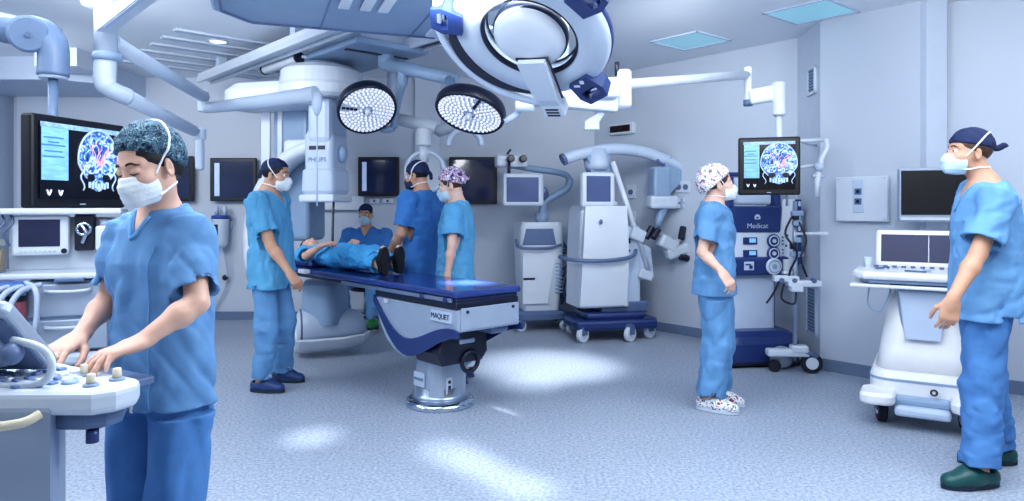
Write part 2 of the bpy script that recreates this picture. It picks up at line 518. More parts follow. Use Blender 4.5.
    for S in 'RL':
        sh, e = J['sh' + S], ends[S]; u = nv(e - sh)
        def beyond(X, Y, Z): 
            ax_ = (X - e[0]) * u[0] + (Y - e[1]) * u[1] + (Z - e[2]) * u[2]
            rad = np.sqrt(np.maximum((X - e[0]) ** 2 + (Y - e[1]) ** 2 + (Z - e[2]) ** 2 - ax_ ** 2, 0))
            return np.maximum(-ax_, rad - sr * 1.35)
        ft.apply(beyond, e - .12, e + .12, k=0, op='s', m=0)
    for S in 'RL':
        sh, e = J['sh' + S], ends[S]; u = nv(e - sh)
        ft.cone(e - u * .05, e + u * .03, sr * .80, sr * (P.get('flare', 1.06) - .10), k=.004, cap=True, op='s')
    A = sorted(T); z0 = A[0]
    ft.stack([(z0[0] - .06, z0[1], z0[2], z0[3] - .010, z0[4] - .010), (z0[0] + .03, z0[1], z0[2], z0[3] - .012, z0[4] - .012)], k=0, op='s')
    nk = nb + np.array((0, .012, 0))
    ft.cone(nk + (0, -.010, -.015), nk + (0, -.012, .25), nr * 1.22, nr * 1.55, k=.004, op='s')
    vz = P.get('vz', zt - .16); vw = P.get('vw', .50)
    yc = nb[1]
    def vfn(X, Y, Z):
        c = math.cos(math.atan(vw)); sn = math.sin(math.atan(vw))
        return np.maximum(np.abs(X - nb[0]) * c - (Z - vz) * sn + 0 * Y, np.maximum((yc - Y), Z - (nk[2] + .03)) + 0 * X)
    ft.apply(vfn, (nb[0] - .2, yc, vz), (nb[0] + .2, yc + .3, nk[2] + .05), k=.003, op='s', m=.01)
    tun_me = ft.mesh('tunic'); tunic = link_mesh('tunic', tun_me, P['cloth'], root)
    # neckline trim that follows the cut
    if P.get('trim', True):
        bv = bvh_of(tun_me, body_me); pts = []
        for i in range(15):
            t = -1 + 2 * i / 14; z = vz - .006 + abs(t) * (nk[2] - .012 - vz); x = nb[0] + math.copysign(1, t) * (abs(t) * (nk[2] - vz) * vw + .007)
            r = bv.ray_cast(Vector((x, yc + .5, z)), Vector((0, -1, 0)))
            if r[0] is not None: pts.append(r[0] + Vector((0, .001, 0)))
        if len(pts) > 5: MB().tube(pts, P.get('tw', .006), seg=8).build('neckline', P.get('trimm', P['cloth']), tunic)
    # ---- trousers
    fp = Field(lo, (hi[0], hi[1], max(J['hipR'][2], J['hipL'][2]) + .2), h * P.get('ch', 1.0))
    pr = P.get('pr', (.092, .078, .072))
    pel = (J['hipR'] + J['hipL']) / 2
    fp.stack([(pel[2] - .06, pel[0], pel[1], .165 * sc, .115 * sc), (pel[2] + .14, pel[0], pel[1], .15 * sc, .105 * sc)], k=.03)
    for S in 'RL':
        hp, kn, an = J['hip' + S], J['kn' + S], J['an' + S]; e = an + nv(kn - an) * P.get('cuff', .02)
        fp.cone(hp, kn, pr[0], pr[1], k=.03); fp.cone(kn, e, pr[1], pr[2], k=.02, cap=True)
        fp.ell(kn, (pr[1],) * 3, k=.02)
    fp.warp(wr_amp * .9, P.get('seed', 1) + 7, wl=.15, st=(1, 1, .22))
    fp.warp(wr_amp * .5, P.get('seed', 1) + 9, wl=.10, st=(.8, .8, 1), fade=lambda x, y, z: np.clip(1.2 - np.abs(z - .25) / .35, .2, 1))
    for S in 'RL':
        kn, an = J['kn' + S], J['an' + S]; u = nv(an - kn); e = an - u * P.get('cuff', .02)
        fp.cone(e - u * .04, e + u * .03, pr[2] * .86, pr[2] - .010, k=.003, cap=True, op='s')
    if not P.get('seat') and not P.get('lying'):
        zz = np.array([t[0] for t in A], np.float32); sec = np.array(A, np.float32)
        m = fp.ax[2] >= hem - .02; z = fp.ax[2][m]; it = [np.interp(z, zz, sec[:, i])[None, None, :] for i in (1, 2, 3, 4)]
        X = fp.ax[0][:, None, None]; Y = fp.ax[1][None, :, None]
        q = ((np.abs(X - it[0]) / it[2]) ** 2.3 + (np.abs(Y - it[1]) / it[3]) ** 2.3) ** (1 / 2.3); d = (q - 1) * np.minimum(it[2], it[3]) + .014 * np.clip((z - hem + .06) / .04, 0, 1)[None, None, :]
        fp.g[:, :, m] = np.maximum(fp.g[:, :, m], d)
    trousers = link_mesh('trousers', fp.mesh('trousers'), P.get('cloth2', P['cloth']), root)
    # ---- shoes
    for S in 'RL':
        if 'shoe' not in P: break
        an = J['an' + S]; td = nv(np.array(P.get('toe' + S, (0, 1, 0)), float)); sd = np.array((td[1], -td[0], 0))
        b = np.array((an[0], an[1], an[2] - .085)); up = np.array((0, 0, 1.0))
        fs = Field(b - .22, b + np.array((.22, .22, .16)), min(h, .006)); q_ = P.get('shs', 1.0)
        fs.cone(b - td * .045 * q_ + up * .05, b + td * .05 * q_ + up * .052, .042 * q_, .050 * q_, k=.03); fs.cone(b + td * .05 * q_ + up * .048, b + td * .135 * q_ + up * .032, .050 * q_, .043 * q_, k=.03, flat=(0, 0, 1, 1.15))
        fs.cone(b - td * .03 + up * .085, b - td * .03 + up * .16, .034, .037, k=.01, op='s')
        fs.g[:, :, :] = np.maximum(fs.g, (b[2] + .018) - fs.ax[2][None, None, :])
        shoe = link_mesh('shoe', fs.mesh('shoe'), P['shoe'], root)
        mb = MB(); ring = []
        for i in range(28):
            a = 2 * PI * i / 28; c, q = math.cos(a), math.sin(a)
            wv = .048 if c > 0 else .043
            p = b + (td * (.045 + .135 * c) + sd * wv * q * (1.0 if c < .2 else 1.06)) * P.get('shs', 1.0)
            ring.append((p[0], p[1]))
        mb.loft([[(x, y, b[2] + z) for x, y in ring] for z in (.001, .026)], smooth=False)
        mb.build('sole', P.get('solem', P['shoe']), shoe)
    # ---- cap
    if P.get('cap'):
        cs = P.get('capr', (.082, .104, .088)); cc = P.get('capc', (0, -.014, .036)); sl_ = P.get('capcut', (.034, .42))
        fc = Field(hc - .2 * hs, hc + .2 * hs, h)
        fc.ell(H(*cc), np.array(cs) * hs, Rh, k=.01)
        for e in P.get('capx', ()): fc.ell(H(*e[0]), np.array(e[1]) * hs, Rh, k=.03)
        fc.warp(P.get('capw', .003), P.get('seed', 1) + 3, wl=.05, st=(1, 1, 1))
        Ri = Rh.T
        def under(X, Y, Z):
            px, py, pz = X - hc[0], Y - hc[1], Z - hc[2]
            y = (Ri[1, 0] * px + Ri[1, 1] * py + Ri[1, 2] * pz) / hs; z = (Ri[2, 0] * px + Ri[2, 1] * py + Ri[2, 2] * pz) / hs
            return (z - (sl_[0] + sl_[1] * y)) * hs * .9
        fc.apply(lambda X, Y, Z: under(X, Y, Z), hc - .2, hc + .2, k=.004, op='s', m=0)
        cap_me = fc.mesh('surgical_cap', 2); cap = link_mesh('surgical_cap', cap_me, P['cap'], root)
        bw = P.get('capband')
        if 'hair' in P:
            fh = Field(hc - .2 * hs, hc + .2 * hs, h)
            fh.ell(H(0, -.016, .030), np.array((.0785, .098, .084)) * hs, Rh, k=.01)
            hcut = P.get('haircut', (-.02, .9))
            for e in P.get('hairx', ()): fh.ell(H(*e[0]), np.array(e[1]) * hs, Rh, k=.02)
            def uh(X, Y, Z):
                px, py, pz = X - hc[0], Y - hc[1], Z - hc[2]
                y = (Ri[1, 0] * px + Ri[1, 1] * py + Ri[1, 2] * pz) / hs; z = (Ri[2, 0] * px + Ri[2, 1] * py + Ri[2, 2] * pz) / hs
                return (z - (hcut[0] + hcut[1] * y)) * hs * .75
            fh.apply(uh, hc - .2, hc + .2, k=.004, op='s', m=0)
            link_mesh('hair', fh.mesh('hair'), P['hair'], root)
        if P.get('captail'):
            pts = [H(*p) for p in P['captail']]
            MB().tube(smooth_path(pts), [.016 * hs] * (len(smooth_path(pts)) - 1) + [.006], seg=8, flat=(*Rh[:, 0], .5)).build('cap_tie', P['cap'], cap)
    # ---- mask with its ties
    if P.get('mask'):
        fm = Field(hc - .17 * hs, hc + .17 * hs, min(h, .005))
        fm.ell(H(0, .040, -.058), np.array((.069, .077, .066)) * hs, Rh, k=.01)
        fm.cone(H(0, .100, -.020), H(0, .113, -.044), .012 * hs, .016 * hs, k=.03)
        fm.cone(H(-.01, .092, -.09), H(.01, .092, -.09), .02 * hs, .02 * hs, k=.03)
        Ri = Rh.T
        X = fm.ax[0][:, None, None] - hc[0]; Y = fm.ax[1][None, :, None] - hc[1]; Z = fm.ax[2][None, None, :] - hc[2]
        lx, ly, lz = [(Ri[i, 0] * X + Ri[i, 1] * Y + Ri[i, 2] * Z) / hs for i in range(3)]
        fm.g += .0022 * np.abs(np.sin(lz * 170)) * (lz < -.02)
        top = -.018 + .006 * (ly > .095); fm.g = np.maximum(fm.g, np.maximum(lz + .016 - .10 * np.clip(ly - .07, 0, .05), np.maximum(-.116 - lz, .028 - ly + .12 * (lz + .06)) * hs))
        mask_me = fm.mesh('face_mask', 1); mask = link_mesh('face_mask', mask_me, P['mask'], root)
        bl = [body_me, mask_me] + ([cap_me] if P.get('cap') else [])
        bv = bvh_of(*bl)
        def wrap(lp):
            out = []
            for p in lp:
                d = Vector(Rh @ np.array(p)).normalized(); c = Vector(H(0, -.01, p[3] if len(p) > 3 else 0))
                r = bv.ray_cast(c + d * .35, -d)
                if r[0] is not None: out.append(r[0] + d * .0022)
            return out
        tr = P.get('tie', .0035)
        for sx in (-1, 1):
            up_p = [Vector((sx * .062, .045, -.022)), Vector((sx * .080, .025, .012)), Vector((sx * .082, .0, .045)), Vector((sx * .075, -.03, .082)), Vector((sx * .05, -.06, .105)), Vector((0, -.085, .105))]
            if P.get('hightie'): up_p = [Vector((sx * .062, .045, -.022)), Vector((sx * .080, .012, .022)), Vector((sx * .080, -.02, .06)), Vector((sx * .060, -.042, .10)), Vector((0, -.055, .125))]
            pp = smooth_path(up_p, 5); w = wrap([tuple(p) for p in pp])
            if len(w) > 3: MB().tube(w, tr * hs, seg=6).build('mask_tie', P.get('tiem', P['mask']), mask)
            lo_p = [(sx * .058, .040, -.092, -.092), (sx * .068, .012, -.088, -.09), (sx * .062, -.02, -.08, -.085), (sx * .04, -.06, -.075, -.08), (0, -.08, -.072, -.075)]
            w = []
            for p in lo_p:
                c = Vector(H(0, -.012, p[3] if len(p) > 3 else -.08)); t = Vector(H(*p[:3])); d = (t - c).normalized()
                r = bv.ray_cast(c + d * .3, -d)
                if r[0] is not None and (r[0] - c).length < .14: w.append(r[0] + d * .002)
            if len(w) > 2: MB().tube(smooth_path(w, 4), tr * hs, seg=6).build('mask_tie', P.get('tiem', P['mask']), mask)
    # ---- eyes, brows
    bv = bvh_of(body_me)
    for sx in (-1, 1):
        if not P.get('lids'):
            e = MB().ball(H(sx * .032, .0755, .001), .0125 * hs, seg=8).build('eye', EYE, root)
            MB().ball(H(sx * .032, .0838, .001), .0062 * hs, seg=8).build('iris', IRIS, e)
        br = []; la = []
        for i in range(9):
            t = i / 8
            for arr, y_ in ((br, .0235 + .006 * math.sin(PI * min(1, t * 1.3)) - .004 * t), (la, -.0055 - .0035 * math.sin(PI * t))):
                x_ = sx * ((.014 + .038 * t) if arr is br else (.0165 + .031 * t))
                o = Vector(H(x_, .2, y_)); r = bv.ray_cast(o, Vector(Rh @ np.array((0, -1., 0))))
                if r[0] is not None: arr.append(r[0] + Vector(Rh @ np.array((0, .0008, 0))))
        if len(br) > 4: MB().tube(br, [(.0012 + .0026 * math.sin(PI * min(1, .25 + .75 * i / (len(br) - 1)))) * hs for i in range(len(br))], seg=6).build('eyebrow', P.get('brow', BROW), root)
        if P.get('lids') and len(la) > 4: MB().tube(la, [(.001 + .0016 * math.sin(PI * i / (len(la) - 1))) * hs for i in range(len(la))], seg=6).build('eyelash', P.get('brow', BROW), root)
    return root, dict(body=body, tunic=tunic, trousers=trousers, H=H, J=J)

def scrub_sections(shz, hem, cw, depth, nb, cx=0, cy=0, flare=1.0, belly=0.0):
    """torso (under) and tunic (over) sections for a standing or seated upper body"""
    tun = [(hem, cx, cy + belly, cw * 1.07 * flare, depth * 1.16 * flare), (hem + (shz - hem) * .30, cx, cy + belly, cw * 1.01, depth * 1.10),
           (hem + (shz - hem) * .52, cx, cy + belly * .8, cw * .97, depth * 1.03), (hem + (shz - hem) * .78, cx, cy, cw * 1.0, depth * 1.05),
           (shz - .03, cx, cy - .008, cw * .93, depth * .84), (shz + .02, cx, cy - .012, cw * .62, depth * .68), (nb[2] + .012, nb[0], nb[1] - .004, cw * .36, depth * .56)]
    tor = [(hem - .02, cx, cy, cw * .95, depth * .95), (hem + (shz - hem) * .3, cx, cy, cw * .95, depth * 1.0), (hem + (shz - hem) * .52, cx, cy, cw * .93, depth * .98),
           (hem + (shz - hem) * .78, cx, cy, cw * 1.05, depth * 1.12), (shz - .02, cx, cy - .006, cw * 1.0, depth * .98), (nb[2] + .0, nb[0], nb[1], cw * .44, depth * .66)]
    return tor, tun
# ------------------------------------------------------------------ the people
SKIN = mat('skin', '#d9b09d', .5, var=.05, scale=25, sss=.12, bump=.04, bscale=180)
SKIN_TAN = mat('skin_tan', '#c79b82', .5, var=.05, scale=25, sss=.1, bump=.05, bscale=180)
SKIN_PALE = mat('skin_pale', '#dfb9a6', .5, var=.05, scale=25, sss=.12, bump=.04, bscale=180)
EYE = mat('eye_white', '#e8eaee', .2, var=.01)
IRIS = mat('iris_dark', '#2a211d', .15, var=.05)
BROW = mat('brow_hair', '#1d1716', .7, var=.15, scale=200)
HAIR = mat('dark_hair', '#17131a', .45, var=.4, scale=60, stretch=(1, 1, 6), bump=.2, bscale=120)
HAIR2 = mat('brown_hair', '#4a362c', .5, var=.4, scale=60, bump=.2, bscale=120)
SCRUB = mat('scrub_blue', '#638fbc', .85, var=.07, scale=14, bump=.10, bscale=40)
SCRUB_P = mat('scrub_blue_trousers', '#4f80b8', .85, var=.07, scale=14, bump=.10, bscale=40)
SCRUB_T = mat('scrub_trim', '#6fa9da', .8, var=.04)
SCRUB_D = mat('scrub_deep', '#427ec0', .85, var=.07, scale=14, bump=.10, bscale=40)
SCRUB_C = mat('scrub_cyan', '#5ea2cb', .85, var=.07, scale=14, bump=.10, bscale=40)
SCRUB_L = mat('scrub_light', '#6797c4', .85, var=.07, scale=14, bump=.10, bscale=40)
GOWN = mat('gown_cyan', '#50aee6', .8, var=.08, scale=14, bump=.10, bscale=40)
NAVY = mat('cap_navy', '#1c2a52', .8, var=.2, scale=30, bump=.3, bscale=90)
MASK = mat('mask_white', '#e4ecf2', .75, var=.03, bump=.15, bscale=160)
MASK_B = mat('mask_blue', '#bcd6e6', .75, var=.03, bump=.15, bscale=160)
MASK_D = mat('mask_dark', '#2b3550', .75, var=.1)
TIE = mat('tie_white', '#f2f5f7', .7, var=.02)
CLOG_N = mat('clog_navy', '#2a4373', .45, var=.08)
CLOG_G = mat('clog_green', '#17504f', .4, var=.08)
CLOG_G2 = mat('clog_bright_green', '#1f7a3c', .45, var=.08)
CLOG_B = mat('shoe_black', '#12141d', .5, var=.2)
SOLE = mat('sole_dark', '#1c2c40', .6, var=.1)
SOLE_W = mat('sole_white', '#c3cedd', .6, var=.05)
CLOG_F = pattern_mat('clog_floral', [(0, '#a34f6b'), (.38, '#e9edf2'), (.56, '#3d4a63'), (.62, '#f0f2f5')], 34)
CAP_PAISLEY = pattern_mat('cap_paisley', [(0, '#151f38'), (.38, '#3b657c'), (.46, '#86aab4'), (.49, '#1b2744'), (.55, '#34607a'), (.60, '#121a32')], 40, warp=2.2)
CAP_PURPLE = pattern_mat('cap_purple', [(0, '#4a2a6a'), (.44, '#e6dbe8'), (.50, '#6d4a86'), (.55, '#d8a9c2'), (.61, '#f1e9f1')], 36)
CAP_WHITE = pattern_mat('cap_white', [(0, '#8c6f86'), (.40, '#e9e9ee'), (.53, '#c77f93'), (.57, '#eef0f3'), (.66, '#75839a')], 30)

def w2l(loc, yaw, p):
    a = math.radians(-yaw); q = Vector(p) - Vector(loc)
    return (q.x * math.cos(a) - q.y * math.sin(a), q.x * math.sin(a) + q.y * math.cos(a), q.z)
def d2l(yaw, v):
    a = math.radians(-yaw)
    return (v[0] * math.cos(a) - v[1] * math.sin(a), v[0] * math.sin(a) + v[1] * math.cos(a), v[2])

def stand(H=1.75, sw=.185, hipx=.09, stance=.11, shift=(0, 0), headz=None):
    k = H / 1.75
    J = dict(head=(0, .035 * k, 1.633 * k), neck=(0, -.012, 1.487 * k))
    for S, s in (('R', 1), ('L', -1)):
        J['sh' + S] = (s * sw, -.01, 1.425 * k); J['el' + S] = (s * (sw + .06), -.03, 1.14 * k); J['wr' + S] = (s * (sw + .06), .05, .90 * k)
        J['hip' + S] = (s * hipx, 0, .91 * k); J['kn' + S] = (s * (hipx + stance) / 2, .025, .49 * k); J['an' + S] = (s * stance, -.03, .087)
    return J

def people():
    # --- woman at the scanner in the foreground
    loc = (-1.063, 2.12, 0); yaw = 155
    J = stand(1.60, .150, .085, .10)
    W = lambda *p: w2l(loc, yaw, at(*p))
    J.update(head=w2l(loc, yaw, at(148, 166, 2.03)), neck=(-.005, .0, 1.368), shR=(.131, 0, 1.306), shL=(-.132, .0, 1.308),
             elL=W(197, 303, 1.97), wrL=W(139, 343, 1.86), elR=W(108, 300, 2.16), wrR=W(78, 338, 2.02))
    tor, tun = scrub_sections(1.33, .79, .160, .108, J['neck'], belly=.0)
    _, wm = person('person', loc, yaw, 'woman in patterned teal cap and blue scrubs working at the scanner keyboard',
           dict(J=J, torso=tor, tunic=tun, fem=True, h=.0045, ch=1.0, hs=.885, skin=SKIN, cloth=SCRUB, cloth2=SCRUB_P, trimm=SCRUB_T, head=(4, -18, 4), lids=True,
                handL=(d2l(yaw, (-.52, -.82, -.16)), d2l(yaw, (0, -.2, -1)), d2l(yaw, (-.8, .5, 0)), (.30, .30, .2), .22),
                handR=(d2l(yaw, (-.05, -.95, -.2)), d2l(yaw, (0, -.2, -1)), d2l(yaw, (1, 0, 0)), (.30, .3, .2), .12), hands=.93,
                arm=.035, hem=.79, sleeve=.84, sr=.056, flare=1.12, pr=(.093, .080, .078), s=.92, vz=1.292, vw=.42, seed=3, wr=.0105, wl=.17,
                shoe=CLOG_N, solem=SOLE, mask=MASK, tiem=TIE, hightie=True, tie=.0042,
                cap=CAP_PAISLEY, capr=(.087, .104, .096), capc=(0, -.020, .054), capx=(((0, -.070, .022), (.076, .070, .090)),), capcut=(.024, .62), capw=.006,
                hair=HAIR, haircut=(-.012, .62), hairx=(((0, -.075, -.03), (.055, .05, .05)),), brow=BROW))
    tn = wm['tunic']; bv = bvh_of(tn.data)
    for sx in (-1, 1):
        pts = []
        for i in range(26):
            z = 1.265 - .465 * i / 25; r = bv.ray_cast(Vector((sx * (.078 + .012 * abs(i - 12) / 13), .6, z)), Vector((0, -1, 0)))
            if r[0] is not None: pts.append(r[0] + Vector((0, .0005, 0)))
        if len(pts) > 4: MB().tube(pts, .0022, seg=6).build('seam', SCRUB_T, tn)
    r = bv.ray_cast(Vector((-.03, .6, .802)), Vector((0, -1, 0)))
    if r[0] is not None: MB().box(r[0] + Vector((0, .002, -.002)), (.011, .003, .022)).build('care_tag', TIE, tn)
    # --- man at the head of the table
    loc = (-1.82, 5.25, 0); yaw = -97
    J = stand(1.745, .185); W = lambda *p: w2l(loc, yaw, at(*p))
    J.update(elR=W(271, 246, 5.02), wrR=W(289, 272, 4.98), elL=W(276, 248, 5.5), wrL=W(292, 274, 5.5), head=(0, .055, 1.615),
             anR=w2l(loc, yaw, (-1.86, 5.20, .087)), anL=w2l(loc, yaw, (-1.80, 5.50, .087)), knR=(.10, .03, .49), knL=(-.12, .07, .49))
    tor, tun = scrub_sections(1.44, .77, .198, .135, J['neck'], belly=.02)
    person('person', loc, yaw, 'man in navy cap standing in profile at the far left end of the operating table',
           dict(J=J, torso=tor, tunic=tun, skin=SKIN_TAN, cloth=SCRUB_C, cloth2=SCRUB_L, head=(2, -6, 0),
                handR=(d2l(yaw, (.6, 0, -.8)), d2l(yaw, (-.7, .5, -.5)), d2l(yaw, (.5, .6, .3)), (.5, .6, .5)), handL=(d2l(yaw, (.7, 0, -.7)), d2l(yaw, (0, 0, -1)), d2l(yaw, (0, -1, 0))),
                hem=.77, sleeve=.72, sr=.075, vz=1.36, seed=11, wr=.0105, wl=.15, mask=MASK, tiem=TIE, tie=.005, hightie=True, cap=NAVY, capcut=(.040, .30), hair=HAIR, haircut=(-.045, .95), shoe=CLOG_N, solem=SOLE,
                captail=((0, -.105, .03), (0, -.125, .0), (0, -.125, -.04))))
    # --- man seated behind the patient
    loc = (-1.66, 8.0, 0); yaw = 178
    J = dict(head=(0, .05, 1.285), neck=(0, 0, 1.13), shR=(.205, 0, 1.06), shL=(-.205, 0, 1.06), elR=(.29, .06, .80), elL=(-.29, .06, .80), wrR=(.17, .27, .74), wrL=(-.17, .27, .74),
             hipR=(.10, 0, .54), hipL=(-.10, 0, .54), knR=(.18, .42, .55), knL=(-.16, .42, .55), anR=(.16, .34, .14), anL=(-.16, .36, .14))
    tor, tun = scrub_sections(1.08, .46, .205, .135, J['neck'])
    person('person', loc, yaw, 'man in blue scrubs and dark cap seated on a stool behind the patient',
           dict(seat=True, J=J, torso=tor, tunic=tun, h=.008, skin=SKIN_TAN, cloth=SCRUB_D, cloth2=SCRUB_L, head=(0, -4, 0), handR=((-.5, .8, -.1), (0, 0, -1), (-1, 0, 0)), handL=((.5, .8, -.1), (0, 0, -1), (1, 0, 0)),
                hem=.46, sleeve=.8, sr=.078, vz=1.03, seed=21, wr=.0105, mask=MASK_B, cap=NAVY, capcut=(.036, .15), hair=HAIR, haircut=(-.03, .6), shoe=CLOG_G2, solem=SOLE))
    # --- man with his back turned
    loc = (-.77, 5.95, 0); yaw = 58
    J = stand(1.765, .185); W = lambda *p: w2l(loc, yaw, at(*p))
    J.update(elL=(-.235, .02, 1.15), wrL=(-.20, .20, .97), elR=(.235, .03, 1.15), wrR=(.2, .20, .97), head=(0, .05, 1.640))
    J.update(hipR=w2l(loc, yaw, (-.66, 6.02, .91)), hipL=w2l(loc, yaw, (-.78, 5.90, .91)), knR=w2l(loc, yaw, (-.60, 6.05, .49)), knL=w2l(loc, yaw, (-.71, 5.95, .49)), anR=w2l(loc, yaw, (-.52, 6.08, .087)), anL=w2l(loc, yaw, (-.62, 6.00, .087)))
    tor, tun = scrub_sections(1.45, .78, .188, .125, J['neck'])
    person('person', loc, yaw, 'man in dark mask and navy cap with his back half turned, behind the table',
           dict(J=J, torso=tor, tunic=tun, h=.007, skin=SKIN_TAN, cloth=SCRUB_D, head=(12, -10, 0), handL=((.2, .4, -.9), (1, 0, 0), (0, .9, .3)), handR=((-.2, .4, -.9), (-1, 0, 0), (0, .9, .3)),
                sleeve=.78, sr=.074, seed=31, wr=.0105, mask=MASK_D, tiem=MASK, tie=.006, cap=NAVY, capr=(.084, .106, .098), capcut=(.020, .25), hair=HAIR, haircut=(-.06, .9), shoe=CLOG_N,
                captail=((0, -.10, .02), (.01, -.125, -.01), (.015, -.12, -.06))))
    # --- woman in the purple cap
    loc = (-.44, 5.55, 0); yaw = 80
    J = stand(1.655, .155, .085)
    J.update(elL=(-.215, -.02, 1.08), wrL=(-.21, .02, .84), elR=(.215, -.02, 1.08), wrR=(.2, .05, .84), head=(0, .045, 1.545))
    tor, tun = scrub_sections(1.355, .74, .176, .130, J['neck'], flare=1.08)
    person('person', loc, yaw, 'woman in light blue scrubs and purple floral cap standing behind the table',
           dict(J=J, torso=tor, tunic=tun, fem=True, h=.007, skin=SKIN_PALE, cloth=SCRUB_C, head=(4, -14, 0), handL=((0, .1, -1), (1, 0, 0), (0, 1, 0)), handR=((0, .1, -1), (-1, 0, 0), (0, 1, 0)),
                arm=.037, sleeve=.72, sr=.068, flare=1.18, vz=1.29, seed=41, wr=.0105, mask=MASK_B, cap=CAP_PURPLE, capr=(.095, .112, .100), capc=(0, -.02, .046), capx=(((0, -.06, .03), (.075, .06, .07)),), capcut=(.028, .45), hair=HAIR2, haircut=(-.03, .8), shoe=CLOG_N,
                captail=((0, -.11, .03), (0, -.14, .02), (0, -.155, .01))))
    # --- woman at the blue tower
    loc = (1.385, 4.78, 0); yaw = -112
    J = stand(1.655, .155, .085, .085); W = lambda *p: w2l(loc, yaw, at(*p))
    J.update(elR=W(702, 252, 4.62), wrR=W(722, 272, 4.46), elL=(-.215, -.02, 1.08), wrL=(-.22, .0, .85), head=(-.01, .02, 1.53),
             anR=w2l(loc, yaw, (1.335, 4.72, .087)), anL=w2l(loc, yaw, (1.43, 4.90, .087)), knR=(.06, .03, .46), knL=(-.075, .03, .46))
    tor, tun = scrub_sections(1.355, .73, .168, .125, J['neck'], flare=1.05)
    person('person', loc, yaw, 'woman in white flowered cap and flowered clogs looking at the blue tower',
           dict(J=J, torso=tor, tunic=tun, fem=True, h=.006, skin=SKIN_PALE, cloth=SCRUB_L, cloth2=SCRUB_L, head=(20, 5, 0), handR=(d2l(yaw, (.5, -.25, -.8)), d2l(yaw, (-.5, .8, -.2)), d2l(yaw, (.6, .6, .2)), (.45, .4, .3)), handL=((.1, .3, -.9), (1, 0, 0), (0, 1, 0)),
                toeR=d2l(yaw, (.85, -.5, 0)), toeL=d2l(yaw, (.85, -.5, 0)), arm=.037, sleeve=.72, sr=.068, flare=1.14, vz=1.27, seed=51, wr=.0115, mask=MASK, cap=CAP_WHITE, capr=(.098, .116, .102), capc=(0, -.026, .046), capx=(((0, -.075, .01), (.088, .075, .09)),), capcut=(.022, .72), hair=HAIR2, haircut=(-.03, .8),
                pr=(.105, .094, .094), shs=1.08, shoe=CLOG_F, solem=SOLE_W))
    # --- man at the right edge
    loc = (2.42, 3.58, 0); yaw = 74
    J = stand(1.775, .185); W = lambda *p: w2l(loc, yaw, at(*p))
    J.update(elL=W(978, 254, 3.36), wrL=W(952, 300, 3.30), shL=(-.185, -.0, 1.415), elR=(.22, -.06, 1.13), wrR=(.20, -.05, .92), head=(0, .075, 1.655), neck=(0, .0, 1.495),
             anL=w2l(loc, yaw, (2.30, 3.44, .087)), anR=w2l(loc, yaw, (2.60, 3.75, .087)), knL=(-.10, .05, .49), knR=(.11, -.04, .49))
    tor, tun = scrub_sections(1.44, .81, .205, .145, J['neck'], flare=1.0, belly=-.005)
    person('person', loc, yaw, 'man in navy cap and dark green clogs standing at the right-hand scanner',
           dict(J=J, torso=tor, tunic=tun, h=.0055, skin=SKIN_TAN, cloth=SCRUB_L, cloth2=SCRUB_P, head=(8, 4, 0), handL=(d2l(yaw, (-.18, .0, -.98)), d2l(yaw, (.2, 1, 0)), d2l(yaw, (-.9, .3, .3)), (.35, .4, .3)), handR=((0, .1, -1), (-1, 0, 0), (0, 1, 0)),
                hem=.81, sleeve=.78, sr=.082, flare=1.12, vz=1.36, seed=61, wr=.0115, wl=.17, mask=MASK_B, tiem=TIE, tie=.0045, cap=NAVY, capr=(.085, .107, .096), capcut=(.034, .14), hair=SKIN_TAN if False else HAIR2, haircut=(.0, .4), pr=(.105, .09, .088), shoe=CLOG_G, shs=1.12, solem=SOLE,
                toeL=d2l(yaw, (-.98, -.1, 0)), toeR=d2l(yaw, (-.98, .1, 0)), captail=((0, -.10, .035), (0, -.135, .03), (.0, -.165, .045), (0, -.175, .035))))
    # --- patient lying on the table
    k = .90
    J = stand(1.52, .150, .075, .07)
    J.update(head=(0, .035, 1.415), neck=(0, .0, 1.29), shR=(.155, 0, 1.235), shL=(-.155, 0, 1.235), elR=(.235, .0, 1.00), wrR=(.20, .09, .80), elL=(-.22, .0, 1.0), wrL=(-.14, .11, .82))
    tor, tun = scrub_sections(1.26, .17, .155, .094, J['neck'])
    tun[0] = (.17, 0, 0, .135, .080); tun[1] = (tun[1][0], 0, 0, .155, .098)
    r, _ = person('person', (0, 0, 0), 0, 'patient under a bright blue gown lying on the operating table',
           dict(J=J, torso=[t for t in tor], tunic=tun, lying=True, fem=True, h=.007, hs=.95, skin=SKIN, cloth=GOWN, cloth2=GOWN, head=(0, -8, 0), handR=((-.5, .35, -.8), (-.3, -.9, 0), (-.6, 0, .5)), handL=((.5, .2, -.8), (.3, -.9, 0), (.6, 0, .5)),
                hem=.17, sleeve=.85, sr=.064, vz=1.2, seed=71, wr=.010, hands=.9, arm=.036, shoe=CLOG_B, solem=CLOG_B, shs=.80, cap=HAIR, capr=(.082, .103, .088), capcut=(.012, .75), capw=.002))
    for c in r.children:
        if c.name.startswith('surgical_cap'): c.name = 'hair'
    P0, u, v = TABLE_AXES
    foot = P0 + v * .29 + u * 1.17
    M = Matrix.Identity(4)
    X = Vector((-u.y, u.x, 0)); Y = Vector((0, 0, 1)); Z = u
    for i in range(3): M[i][0], M[i][1], M[i][2], M[i][3] = X[i], Y[i], Z[i], 0
    r.matrix_world = Matrix.Translation(foot + Vector((0, 0, TABLE_Z + .104))) @ M

TABLE_Z = .85
TABLE_AXES = (Vector((-.345, 4.31, 0)), Vector((-.668, .744, 0)), Vector((.744, .668, 0)))
